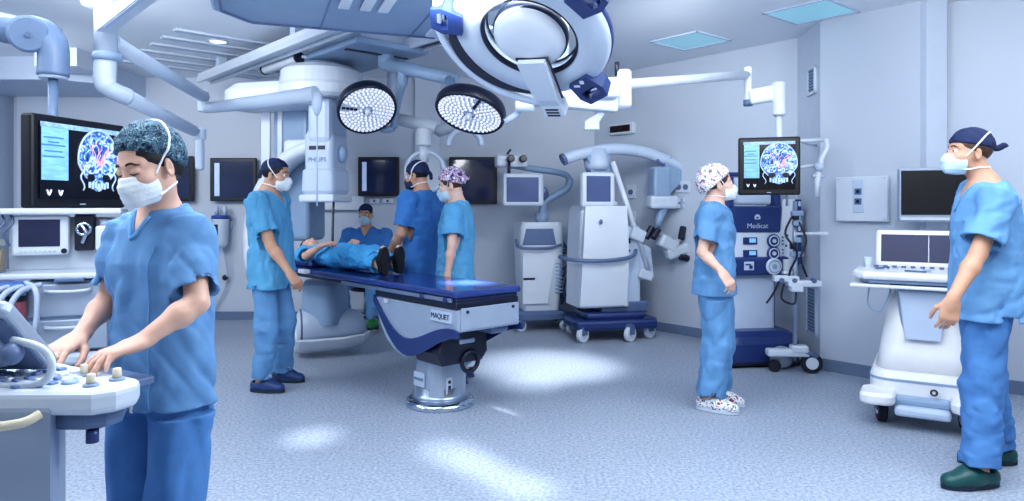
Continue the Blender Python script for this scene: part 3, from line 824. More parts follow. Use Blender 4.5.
# ------------------------------------------------------------------ room
WHITE = mat('paint_white', '#d3dce8', .35, var=.02, coat=.15)
WHITE2 = mat('plastic_white', '#c9d4e2', .4, var=.02, coat=.1)
PALE = mat('plastic_pale_blue', '#bccbe0', .4, var=.03)
GREYB = mat('enamel_grey_blue', '#8ea6c2', .4, var=.04)
GREYD = mat('enamel_slate', '#5f7396', .4, var=.05)
NAVYP = mat('plastic_navy', '#253a72', .35, var=.06, coat=.2)
NAVYD = mat('plastic_dark_navy', '#161d36', .35, var=.08, coat=.2)
BLACK = mat('plastic_black', '#14171f', .4, var=.1)
STEEL = mat('brushed_steel', '#aebccd', .28, metal=.85, var=.05, scale=30, stretch=(1, 1, 12))
CHROME = mat('chrome', '#c8d2df', .12, metal=1.0, var=.02)
SILVER = mat('silver_plastic', '#a9b7ca', .35, metal=.3, var=.03)
SCREEN = mat('screen_dark', '#20294a', .12, var=.25, scale=2.5, coat=.5, emit=.25)
SCREEN_P = mat('screen_slate', '#56648c', .15, var=.12, scale=3, emit=.15)
SCREEN_L = mat('screen_pale', '#b9cbe6', .3, var=.08, scale=12, emit=.5)
SCREEN_UI = mat('screen_panel_blue', '#7fb4e6', .3, var=.16, scale=14, emit=.65, stretch=(1, 1, 4))
RUBBER = mat('rubber_dark', '#1d2330', .7, var=.1)
TYRE = mat('castor_tread', '#c6d0de', .5, var=.05)
CREAM = mat('knob_cream', '#d8cfba', .5, var=.04)

def wall_slab(name, a, b, z0, z1, th, m):
    """vertical slab whose room face runs a->b (room on the left of a->b looking from above is outside)"""
    a = Vector((*a, 0)); b = Vector((*b, 0)); d = (b - a).normalized(); n = Vector((-d.y, d.x, 0))
    mb = MB()
    c = (a + b) / 2 + n * th / 2 + Vector((0, 0, (z0 + z1) / 2))
    mb.box(c, ((b - a).length + .002, th, z1 - z0), rz=math.atan2(d.y, d.x))
    return tag(mb.build(name, m), kind='structure')

def room():
    # floor: speckled vinyl
    m = bpy.data.materials.new('speckled_vinyl'); m.use_nodes = True; nt = m.node_tree; nd = nt.nodes; ln = nt.links; b = nd['Principled BSDF']
    tc = nd.new('ShaderNodeTexCoord')
    n1 = nd.new('ShaderNodeTexNoise'); n1.inputs['Scale'].default_value = 55; n1.inputs['Detail'].default_value = 5; n1.inputs['Roughness'].default_value = .75
    n2 = nd.new('ShaderNodeTexNoise'); n2.inputs['Scale'].default_value = 1.2
    r1 = nd.new('ShaderNodeValToRGB'); r1.color_ramp.elements[0].position = .38; r1.color_ramp.elements[1].position = .62
    r1.color_ramp.elements[0].color = lin('#8693a8'); r1.color_ramp.elements[1].color = lin('#c0cad7')
    r2 = nd.new('ShaderNodeValToRGB'); r2.color_ramp.elements[0].color = (.9, .9, .92, 1); r2.color_ramp.elements[1].color = (1, 1, 1, 1)
    mx = nd.new('ShaderNodeMix'); mx.data_type = 'RGBA'; mx.blend_type = 'MULTIPLY'; mx.inputs[0].default_value = 1
    for n in (n1, n2): ln.new(tc.outputs['Object'], n.inputs['Vector'])
    ln.new(n1.outputs['Fac'], r1.inputs[0]); ln.new(n2.outputs['Fac'], r2.inputs[0])
    ln.new(r1.outputs[0], mx.inputs[6]); ln.new(r2.outputs[0], mx.inputs[7]); ln.new(mx.outputs[2], b.inputs['Base Color'])
    b.inputs['Roughness'].default_value = .42
    tag(MB().box((0, 3.4, -.05), (13, 11.2, .1)).build('floor', m), kind='structure')
    WALL = mat('wall_paint', '#c3ccda', .55, var=.025, scale=.8)
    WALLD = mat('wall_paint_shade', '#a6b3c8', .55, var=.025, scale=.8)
    CEIL = mat('ceiling_paint', '#e2e9f2', .6, var=.02, scale=.8)
    TRIM = mat('wall_trim', '#cdd7e6', .45, var=.02)
    BASE = mat('baseboard_vinyl', '#71829f', .5, var=.12, scale=70)
    Z = 2.94
    tag(MB().box((0, 3.4, Z + .05), (13, 11.2, .1)).build('ceiling', CEIL), kind='structure')
    rc = math.hypot(.8, .6)
    Cend = (3.34 + .8 * 3.4, 5.4 - .6 * 3.4)
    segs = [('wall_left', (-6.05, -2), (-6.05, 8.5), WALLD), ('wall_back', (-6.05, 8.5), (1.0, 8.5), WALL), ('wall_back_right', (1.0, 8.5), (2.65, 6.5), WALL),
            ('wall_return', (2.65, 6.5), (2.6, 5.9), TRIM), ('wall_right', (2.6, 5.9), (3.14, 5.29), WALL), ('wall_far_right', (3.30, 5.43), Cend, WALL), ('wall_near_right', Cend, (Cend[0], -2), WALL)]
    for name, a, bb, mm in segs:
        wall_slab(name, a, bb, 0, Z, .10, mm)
        d = (Vector(bb) - Vector(a)).normalized(); n = Vector((-d.y, d.x)) * -.012
        tag(wall_slab('baseboard_' + name[5:], Vector(a) + n, Vector(bb) + n, 0, .10, .012, BASE), kind='structure')
    # pilaster beside the right wall, shallow one on the back wall, bulkhead over the left
    wall_slab('trim_1', (3.12, 5.27), (3.30, 5.43 - .12), 0, Z, .12, TRIM)
    tag(MB().box((-1.02, 8.47, Z / 2), (.30, .06, Z)).build('trim_2', TRIM), kind='structure')
    mb = MB(); mb.prism([(-6.05, 7.3), (-4.75, 7.3), (-4.45, 7.55), (-4.45, 8.5), (-6.05, 8.5)], Z - 2.70, Matrix.Translation((0, 0, (Z + 2.70) / 2)))
    tag(mb.build('trim_3', mat('bulkhead_paint', '#bfcde2', .6, var=.02)), kind='structure')
    tag(MB().box((-4.50, 7.1, Z - .09), (.42, .40, .18)).build('trim_4', TRIM), kind='structure')
    wall_slab('trim_5', (-5.97, 8.44), (-5.55, 8.44), 0, 2.70, .05, TRIM)

    # ceiling light panels
    GLOW = mat('light_panel_aqua', '#9ad6e6', .3, var=.03, emit=.45)
    for i, ((x, y), lab) in enumerate((((1.68, 6.60), 'aqua square ceiling light panel nearer the middle of the ceiling'), ((2.40, 5.62), 'aqua square ceiling light panel next to the right wall top edge'))):
        e = empty('ceiling_light', (x, y, Z), math.radians(40), lab, 'ceiling light', 'aqua ceiling panels')
        mb = MB()
        for s in (-1, 1):
            mb.box((s * .26, 0, -.006), (.02, .54, .012)); mb.box((0, s * .26, -.006), (.54, .02, .012))
        mb.build('frame', PALE, e)
        MB().box((0, 0, -.004), (.50, .50, .006)).build('diffuser', GLOW, e)
    e = empty('downlight', (at(218, 41, 6.62).x, 6.62, Z), 0, 'small round recessed white downlight in the ceiling at left', 'downlight')
    MB().torus((0, 0, -.004), .085, .012, flat=.6).build('rim', WHITE, e)
    MB().cyl((0, 0, -.008), (0, 0, 0), .078).build('lamp_lens', mat('lamp_glow', '#f4f8ff', .3, var=.01, emit=2.0), e)
    # ceiling slats beside the scanner rails
    for i in range(6):
        u = Vector((-.668, .744, 0)); v = Vector((.744, .668, 0))
        c = Vector((-2.75, 7.55, Z - .02)) + u * (-.9 + i * .36) - v * .35
        o = MB().box(c + Vector((0, 0, .008)), (.09, 1.5, .022), rz=math.atan2(v.y, v.x) - PI / 2, bev=.006).build('ceiling_slat', mat('slat_paint', '#bfcbdc', .6, var=.02))
        tag(o, 'pale narrow ceiling slat in the row over the left back corner', 'slat', 'ceiling slats')

    # wall fittings -----------------------------------------------------
    def on_seg(a, b, px):
        r = (px - CX) / F; d = (b[0] - a[0], b[1] - a[1]); t = (r * a[1] - a[0]) / (d[0] - r * d[1])
        return Vector((a[0] + d[0] * t, a[1] + d[1] * t, 0))
    def wz(p, py): return HC - (py - CY) / F * p.y
    def nrm(a, b): d = Vector((b[0] - a[0], b[1] - a[1], 0)).normalized(); return Vector((d.y, -d.x, 0))
    BR = ((1.0, 8.5), (2.65, 6.5)); WR = ((2.6, 5.9), (3.14, 5.29)); RT = ((2.65, 6.5), (2.6, 5.9))
    # panel box on the right wall
    p = on_seg(*WR, 864); n = nrm(*WR); e = empty('wall_panel', p + Vector((0, 0, wz(p, 199))), math.atan2(n.y, n.x) + PI / 2, 'white square service box with two sockets on the right wall', 'wall box')
    MB().box((0, -.03, 0), (.40, .06, .36), bev=.008).build('housing', WHITE, e)
    MB().box((-.02, -.063, .02), (.085, .008, .26), bev=.003).build('socket_strip', PALE, e)
    for k in (-.02, .06):
        f = MB().box((-.02, -.068, k), (.055, .008, .05), bev=.003).build('socket', GREYD, e)
        MB().cyl((-.02, -.074, k), (-.02, -.070, k), .014, seg=12).build('outlet', NAVYD, f)
    mb = MB()
    for sx in (-1, 1):
        for sz in (-1, 1): mb.cyl((sx * .18, -.062, sz * .16), (sx * .18, -.058, sz * .16), .006, seg=8)
    mb.build_each('screw', STEEL, e)
    # vents on the return wall
    n = nrm(*RT); rz = math.atan2(n.y, n.x) + PI / 2
    for py0, py1, w, lab, nm in ((67, 95, .20, 'small framed vent high on the narrow corner wall', 'wall_vent'), (285, 335, .26, 'slotted ventilation grille low on the narrow corner wall', 'wall_grille')):
        p = on_seg(*RT, 812.5); z0, z1 = wz(p, py1), wz(p, py0); e = empty(nm, p + Vector((0, 0, (z0 + z1) / 2)), rz, lab, 'vent')
        hh = z1 - z0; mb = MB()
        for s in (-1, 1):
            mb.box((s * (w / 2 - .012), -.01, 0), (.024, .02, hh)); mb.box((0, -.01, s * (hh / 2 - .012)), (w, .02, .024))
        mb.build('frame', WHITE if py0 < 100 else PALE, e)
        MB().box((0, -.003, 0), (w - .04, .004, hh - .04)).build('backing', GREYD, e)
        mb = MB(); k = int(hh / .03)
        for i in range(k): mb.box((0, -.008, -hh / 2 + .03 + i * (hh - .06) / max(k - 1, 1)), (w - .05, .012, .008))
        mb.build('slats', GREYB, e)
    # clock display on the back right wall
    n = nrm(*BR); rzb = math.atan2(n.y, n.x) + PI / 2
    p = on_seg(*BR, 624); e = empty('wall_display', p + Vector((0, 0, wz(p, 129))), rzb, 'small dark red numeric display in a white frame high on the back wall', 'display')
    MB().box((0, -.03, 0), (.36, .06, .13), bev=.01).build('housing', WHITE, e)
    MB().box((-.01, -.062, 0), (.30, .008, .075)).build('display_window', mat('display_black', '#120a10', .2, var=.1), e)
    mb = MB(); RED = mat('display_red', '#3c1018', .3, var=.1, emit=.2)
    for x in (-.13, -.085, -.03, .015, .07, .115):
        for sx in (-1, 1): mb.box((x + sx * .014, -.068, 0), (.005, .004, .05))
        for sz in (-1, 0, 1): mb.box((x, -.068, sz * .025), (.025, .004, .005))
    mb.build('display_segments', RED, e)
    # sockets on the back right wall
    for px, py, w, hgt, lab in ((632, 192, .17, .2, 'white wall socket right of the tall microscope, upper one'), (633, 216, .13, .15, 'white wall socket right of the tall microscope, lower one'),
                                (680, 187, .12, .16, 'white gas outlet plate behind the microscope head, left one'), (687, 187, .12, .16, 'white gas outlet plate behind the microscope head, right one')):
        p = on_seg(*BR, px); e = empty('wall_socket', p + Vector((0, 0, wz(p, py))), rzb, lab, 'socket', 'wall sockets')
        w *= .75; hgt *= .75; MB().box((0, -.01, 0), (w, .02, hgt), bev=.005).build('plate', WHITE, e)
        MB().cyl((0, -.032, 0), (0, -.018, 0), .03, seg=16).build('outlet', GREYD, e)
    # white rail unit on back wall behind the scanner, socket boxes under the second screen
    e = empty('wall_rail', at(330, 203, 8.5) , 0, 'long white horizontal supply rail on the wall behind the scanner head', 'wall rail')
    MB().box((0, -.05, 0), (.86, .10, .17), bev=.01).build('housing', WHITE, e)
    f = MB().cyl((-.20, -.13, -.02), (-.20, -.095, -.02), .06, seg=20).build('outlet', GREYD, e); MB().cyl((-.20, -.145, -.02), (-.20, -.13, -.02), .03, seg=14).build('outlet_cap', NAVYD, f)
    e = empty('socket_box', at(384, 201, 8.5), 0, 'pair of small white socket boxes on the wall under the second screen', 'socket')
    for x in (-.11, .05): 
        f = MB().box((x, -.02, 0), (.12, .04, .06), bev=.006).build('socket', WHITE, e); MB().cyl((x, -.046, 0), (x, -.038, 0), .016, seg=12).build('outlet', GREYD, f)
    # suction canister
    e = empty('suction_canister', at(225, 226, 8.5), 0, 'clear suction canister with a blue lid hung on the back wall', 'canister')
    MB().box((0, -.02, .02), (.20, .04, .10), bev=.01).build('bracket', PALE, e)
    MB().lathe([(0, -.26), (.06, -.25), (.085, -.20), (.10, .08), (.10, .10), (0, .10)], Matrix.Translation((0, -.13, 0))).build('jar', mat('clear_plastic', '#cfdcec', .15, var=.03, coat=.5), e)
    MB().cyl((0, -.13, .09), (0, -.13, .13), .105).build('lid', mat('lid_blue', '#3558a0', .4), e)
    for x in (-.05, .05): MB().cyl((x, -.13, .13), (x, -.13, .24), .028, seg=14).build('port', PALE, e)
    MB().box((-.02, -.225, -.04), (.055, .01, .13)).build('level_mark', NAVYD, e)
    t = MB().tube(smooth_path([(.02, -.15, -.25), (.06, -.1, -.5), (.02, -.06, -.75), (-.12, -.05, -1.0), (-.22, -.05, -1.1)]), .010, seg=8).build('hose', PALE, e)
    MB().ball((.03, -.07, -.62), .035, seg=8).build('clamp', NAVYD, e)

    # wall-hung screens
    def screen(px0, px1, py0, py1, d, lab, strip=True, onwall=8.5, grp='dark screens on the back wall'):
        c = at((px0 + px1) / 2, (py0 + py1) / 2, d); w = (px1 - px0) / F * d; h = (py1 - py0) / F * d
        e = empty('wall_screen', c, 0, lab, 'screen', grp)
        MB().box((0, .02, 0), (w, .05, h), bev=.008).build('bezel', BLACK, e)
        MB().box((0, -.008, 0), (w - .07, .006, h - .07)).build('display', SCREEN, e)
        if strip: MB().box((-w * .34, -.012, 0), (w * .11, .004, h - .12)).build('image_strip', SCREEN_L, e)
        MB().box((0, .045 + (onwall - d - .045) / 2, 0), (.12, onwall - d - .045, .12)).build('wall_mount', PALE, e)
    screen(210, 256, 158, 201, 8.38, 'dark wall screen with a pale strip left of the man at the table end')
    screen(358, 399, 157, 196, 8.38, 'dark wall screen above the seated man')
    screen(449, 497, 157, 204, 8.38, 'dark wall screen behind the woman in the purple cap', strip=False)
    screen(164, 193, 156, 201, 8.38, 'dark wall screen behind the head of the nearest woman', strip=False)
    # screen at the right wall
    c = at(937, 195, 5.12); e = empty('wall_screen', c, math.radians(-14), 'large black wall screen behind the man at the right edge', 'screen')
    MB().box((0, .03, 0), (.50, .06, .40), bev=.01).build('bezel', SILVER, e)
    MB().box((0, -.004, .018), (.475, .01, .325), bev=.003).build('display', mat('screen_black', '#12131d', .3, var=.15, coat=.3), e)
    MB().box((0, -.004, -.175), (.48, .012, .02)).build('lower_trim', WHITE, e)
    MB().box((0, .16, 0), (.1, .22, .1)).build('wall_mount', GREYD, e)

def castor(mb_parent, x, y, r=.06, w=.035, rz=0, name='castor', rim=None, hub=None):
    """twin castor: fork and wheel"""
    f = MB()
    f.box((x, y, 2 * r + .012), (.06, .06, .03), rz=rz, bev=.008)
    ca, sa = math.cos(rz), math.sin(rz)
    for s in (-1, 1): f.box((x - sa * s * (w / 2 + .006), y + ca * s * (w / 2 + .006), r * 1.5), (r * 1.0, .008, r * 1.1), rz=rz, bev=.003)
    fo = f.build(name, GREYD, mb_parent)
    wv = Vector((-sa, ca, 0)); c = Vector((x, y, r))
    MB().cyl(c - wv * w / 2, c + wv * w / 2, r, seg=24, bev=.008).build('wheel', rim or TYRE, fo)
    h = MB(); h.cyl(c - wv * (w / 2 + .004), c + wv * (w / 2 + .004), r * .45, seg=16); h.build('hub', hub or GREYD, fo)
    return fo

def scan_screen(e, w, h, yf):
    """monitor face with the skull angiogram; local x right, z up, screen plane at y=yf facing -y"""
    sw, sh = w - .07, h - .075
    d = MB().box((0, yf, .005), (sw, .006, sh)).build('display', mat('screen_off', '#0c0f1c', .15, var=.2, emit=.1), e)
    y = yf - .004
    MB().box((0, y, .005 + sh / 2 - .012), (sw * .99, .003, .022)).build('menu_bar', mat('screen_bar', '#8fb1d6', .3, var=.3, scale=60, emit=.5), d)
    px = -sw / 2 + sw * .165
    MB().box((px, y, .035), (sw * .30, .003, sh * .70)).build('side_panel', SCREEN_UI, d)
    mb = MB()
    for i, (a, k) in enumerate(((.30, .22), (.24, .12), (.20, .26), (.12, .2), (.05, .24))): mb.box((px - sw * .02, y - .002, .005 + sh * a), (sw * k, .002, sh * .018))
    mb.build('panel_lines', mat('screen_text', '#4a7fc0', .3, emit=.4), d)
    jm = MB()
    for k, (x0, z0, s) in enumerate(((-.07, -.40, 1), (.06, -.405, .9))):
        c = (px + x0 * sw, y, sh * z0 + .005); jm.tube([(c[0] + math.cos(a) * .022 * s * w, y - .002, c[2] - math.sin(a) * .02 * s * w + .008 * math.sin(3 * a)) for a in np.linspace(.2, 2.9, 9)], .0036, seg=6)
    jm.build_each('jaw_image', mat('bone_white', '#e7eefc', .3, emit=.8), d)
    # skull
    cx, cz, R = sw * .185, .022, sh * .415
    m = MATS.get('angiogram')
    if m is None:
        m = bpy.data.materials.new('angiogram'); m.use_nodes = True; nt = m.node_tree; nd = nt.nodes; ln = nt.links; b = nd['Principled BSDF']
        tc = nd.new('ShaderNodeTexCoord'); mp = nd.new('ShaderNodeMapping'); ln.new(tc.outputs['Object'], mp.inputs[0])
        n1 = nd.new('ShaderNodeTexNoise'); n1.inputs['Scale'].default_value = 26; n1.inputs['Detail'].default_value = 4; n1.inputs['Distortion'].default_value = 1.8; ln.new(mp.outputs[0], n1.inputs['Vector'])
        r1 = nd.new('ShaderNodeValToRGB'); el = r1.color_ramp.elements
        while len(el) < 5: el.new(.5)
        for i, (p, c) in enumerate(((.30, '#0d1840'), (.44, '#2c58a8'), (.53, '#7fb0e8'), (.61, '#e6f2ff'), (.72, '#4f86d0'))): el[i].position = p; el[i].color = lin(c)
        n2 = nd.new('ShaderNodeTexNoise'); n2.inputs['Scale'].default_value = 15; ln.new(mp.outputs[0], n2.inputs['Vector'])
        r2 = nd.new('ShaderNodeValToRGB'); r2.color_ramp.elements[0].position = .60; r2.color_ramp.elements[1].position = .72
        mx = nd.new('ShaderNodeMix'); mx.data_type = 'RGBA'; ln.new(n1.outputs['Fac'], r1.inputs[0]); ln.new(n2.outputs['Fac'], r2.inputs[0]); ln.new(r2.outputs[0], mx.inputs[0])
        ln.new(r1.outputs[0], mx.inputs[6]); mx.inputs[7].default_value = lin('#d07fb8')
        ln.new(mx.outputs[2], b.inputs['Base Color']); ln.new(mx.outputs[2], b.inputs['Emission Color']); b.inputs['Emission Strength'].default_value = .5; b.inputs['Roughness'].default_value = .3
        MATS['angiogram'] = m
    pts = []
    for i in range(40):
        a = 2 * PI * i / 40; c, s = math.cos(a), math.sin(a)
        rx = R * .86 * (1 if s > -.2 else 1 - .42 * min(1, (-s - .2) / .6)); pts.append((cx + rx * c, cz + R * (s if s > 0 else s * 1.08)))
    sk = MB(); Mx = frame(Vector((0, y, 0)), (1, 0, 0), (0, 0, 1), (0, -1, 0))
    sk.prism(pts, .003, Mx); so = sk.build('skull_image', m, d)
    rim = MB(); rim.tube([(p[0], y - .003, p[1]) for p in pts[-4:] + pts[:25]], .0042, seg=6)
    for s in (-1, 1):
        rim.tube([(cx + s * R * (.68 + .08 * math.sin(k)), y - .003, cz - R * (.45 + .6 * k / 6)) for k in range(7)], .0035, seg=6)
        rim.torus((cx + s * R * .33, y - .003, cz - R * .28), R * .2, .003, axis=(0, 1, 0), seg=20, rs=6)
    for k in range(7): rim.box((cx + (k - 3) * R * .13, y - .003, cz - R * (.86 + .04 * (k % 2))), (R * .09, .002, R * .20))
    rim.build('bone_outline', mat('bone_glow', '#b9d0f2', .3, var=.1, emit=.45), so)
    dk = MB()
    for s in (-1, 1): dk.prism([(cx + s * R * .33 + R * .17 * math.cos(a), cz - R * .62 + R * .13 * math.sin(a)) for a in np.linspace(0, 2 * PI, 14)[:-1]], .002, Matrix.Translation((0, -.0025, 0)) @ Mx)
    dk.build('dark_hollows', mat('scan_black', '#0a1024', .4), so)
    vs = MB(); rng = random.Random(4)
    for k in range(9):
        a0 = rng.uniform(.2, 2.9); p = Vector((cx + rng.uniform(-.1, .1) * R, y - .0035, cz - .2 * R)); pp = [p.copy()]
        for j in range(6): p = p + Vector((math.cos(a0 + rng.uniform(-.7, .7)), 0, math.sin(a0 + rng.uniform(-.7, .7)))) * R * .13; pp.append(p.copy())
        vs.tube(smooth_path(pp, 3), .0016, seg=5)
    vs.build('vessels', mat('vessel_pink', '#f0b8dc', .3, emit=.7), so)

def ceiling_monitor(loc, rz, w, h, lab, back=True):
    e = empty('scan_monitor', loc, rz, lab, 'monitor')
    MB().box((0, .03, 0), (w, .06, h), bev=.012).build('bezel', mat('bezel_dark', '#10131d', .35, var=.1), e)
    scan_screen(e, w, h, -.004)
    MB().box((0, .08, 0), (w * .7, .06, h * .7), bev=.02).build('rear_cover', GREYD, e)
    MB().box((0, -.004, -h / 2 + .018), (.03, .004, .006)).build('badge', SILVER, e)
    return e
# ------------------------------------------------------------------ operating table
def operating_table():
    P0, u, v = TABLE_AXES
    # local frame: +x along the table from the foot end to the head, +y across, away from the viewer
    e = empty('operating_table', (P0.x, P0.y, 0), math.atan2(u.y, u.x), 'long operating table with navy top on a grey pedestal with round steel foot', 'operating table')
    # v lies at local -y (u rotated +90 is -v), so the near edge is y=0 and the far edge y=-W
    W, L, Z = .55, 2.78, TABLE_Z
    def B(x0, x1, y0, y1, z0, z1): return ((x0 + x1) / 2, -(y0 + y1) / 2, (z0 + z1) / 2), (x1 - x0, y1 - y0, z1 - z0)
    NAVYT = mat('table_pad_navy', '#2b4184', .22, var=.06, coat=.5)
    MB().box(*B(0, L, 0, W, Z - .045, Z), bev=.018, seg=3).build('mattress', NAVYT, e)
    mb = MB(); mb.box(*B(.02, L - .05, .02, W - .02, Z - .072, Z - .046), bev=.006); mb.build('tabletop', mat('table_carbon', '#1b2650', .3, var=.08, coat=.3), e)
    mb = MB()
    for y in (-.004, W - .016): mb.box(*B(.05, 1.45, y, y + .02, Z - .072, Z - .046), bev=.004)
    mb.build_each('side_rail', STEEL, e)
    mb = MB()
    for x in (.10, .36): mb.cyl((x, .016, Z - .059), (x, -.01, Z - .059), .016, seg=14)
    mb.build_each('rail_clamp', NAVYP, e)
    # upper carriage: dark band, silver apron
    MB().box(*B(.015, .98, .015, W - .015, Z - .118, Z - .070), bev=.008).build('dark_band', NAVYD, e)
    prof = [(.0, Z - .118), (.95, Z - .118), (.975, Z - .13), (.97, Z - .20), (.93, Z - .30), (.85, Z - .40), (.74, Z - .47), (.62, Z - .50), (.52, Z - .47), (.44, Z - .405), (.34, Z - .34), (.22, Z - .285), (.10, Z - .262), (.0, Z - .255)]
    Mx = frame(Vector((0, 0, 0)), (1, 0, 0), (0, 0, 1), (0, -1, 0))
    mb = MB(); mb.prism(prof, W - .04, Matrix.Translation((0, -W / 2, 0)) @ Mx, bev=.012); mb.build('carriage_housing', SILVER, e)
    # dark swept fairing on both flanks
    def sw(off):
        out = []
        for i in range(17):
            t = i / 16; x = .985 - 1.0 * t
            z = Z - .12 - .33 * math.sin(min(1, t / .42) * PI / 2) if t < .42 else Z - .45 + .19 * (.5 - .5 * math.cos((t - .42) / .58 * PI))
            out.append((x, z + off))
        return out
    up = [(x, z + .075 * math.sin(PI * (i / 16)) + .012) for i, (x, z) in enumerate(sw(0))]
    poly = [(x, z - .035 * (i / 16) * 0 - .03) for i, (x, z) in enumerate(sw(0))] + up[::-1]
    mb = MB()
    for y in (.012, W - .012): mb.prism(poly, .014, Matrix.Translation((0, -y, 0)) @ Mx)
    mb.build_each('swept_fairing', NAVYP, e)
    MB().box(*B(-.012, .0, .035, W - .035, Z - .245, Z - .105), bev=.004).build('end_plate', SILVER, e)
    mb = MB()
    for y in (.08, .46): mb.cyl((-.02, -y, Z - .13), (-.008, -y, Z - .13), .010, seg=10)
    mb.build_each('end_bolt', NAVYD, e)
    # maker's plate on the near flank
    pl = MB().box(*B(.06, .27, .0, .02, Z - .205, Z - .135), bev=.002).build('name_plate', PALE, e)
    M = frame(Vector((.165, .002, Z - .17)), (-1, 0, 0), (0, 0, 1), (0, 1, 0))
    text('lettering', 'MAQUET', M, .048, NAVYD, pl)
    pl2 = MB().box(*B(.80, .84, .0, .02, Z - .15, Z - .12), bev=.002).build('warning_plate', WHITE, e)
    # column and foot
    cx, cy = .54, -.275
    Mc = Matrix.Translation((cx, cy, 0))
    MB().lathe([(0, .0), (.238, .0), (.240, .012), (.236, .040), (.20, .050), (0, .050)], Mc, seg=48).build('foot_plate', CHROME, e)
    MB().lathe([(0, .05), (.192, .05), (.192, .085), (.17, .09), (.17, .135), (0, .135)], Mc, seg=40).build('foot_ring', STEEL, e)
    mb = MB(); mb.loft([[(cx + a * x, cy + a * y, z) for x, y in rrect(.31, .31, .09, 5)] for z, a in ((.05, 1.0), (.20, .97), (.30, .92), (.44, .98))], smooth=False); mb.build('column', SILVER, e)
    p3 = MB().box((cx + .03, cy + .157, .19), (.13, .006, .10), bev=.002).build('name_plate', PALE, e)
    text('lettering', 'MAQUET', frame(Vector((cx + .03, cy + .162, .19)), (-1, 0, 0), (0, 0, 1), (0, 1, 0)), .028, GREYD, p3)
    mk = MB().box((cx - .157, cy + .04, .16), (.006, .05, .11), bev=.002).build('sticker', WHITE, e)
    mb = MB(); mb.cyl((cx - .162, cy + .04, .185), (cx - .160, cy + .04, .185), .012, seg=12); mb.box((cx - .161, cy + .04, .14), (.003, .022, .04)); mb.build('pictogram', NAVYD, mk)
    # foot cover with the carrying handle
    mb = MB(); mb.prism([(-.20, -.02), (.12, -.02), (.17, .04), (.16, .20), (-.20, .20), (-.24, .06)], .32, Matrix.Translation((cx - .17, cy + .01, .36)) @ frame(Vector((0, 0, 0)), (0, -1, 0), (0, 0, 1), (-1, 0, 0)), bev=.02); mb.build('control_box', NAVYD, e)
    MB().torus((cx - .335, cy + .0, .35), .068, .015, axis=(1, -.0, .1), seg=28).build('handle', NAVYD, e)
    MB().box((cx - .33, cy + .03, .49), (.03, .13, .035), bev=.008).build('grip_plate', STEEL, e)
    MB().box((.17, -.40, Z - .27), (.26, .16, .08), bev=.03).build('tilt_motor', GREYD, e)
    # hand control clipped to the near edge where the man stands
    h = MB().box((2.02, .035, Z - .01), (.12, .06, .035), bev=.01).build('hand_control', WHITE, e)
    MB().box((2.36, -.27, Z + .03), (.34, .36, .06), bev=.028, seg=3).build('head_pad', NAVYT, e)
    return e

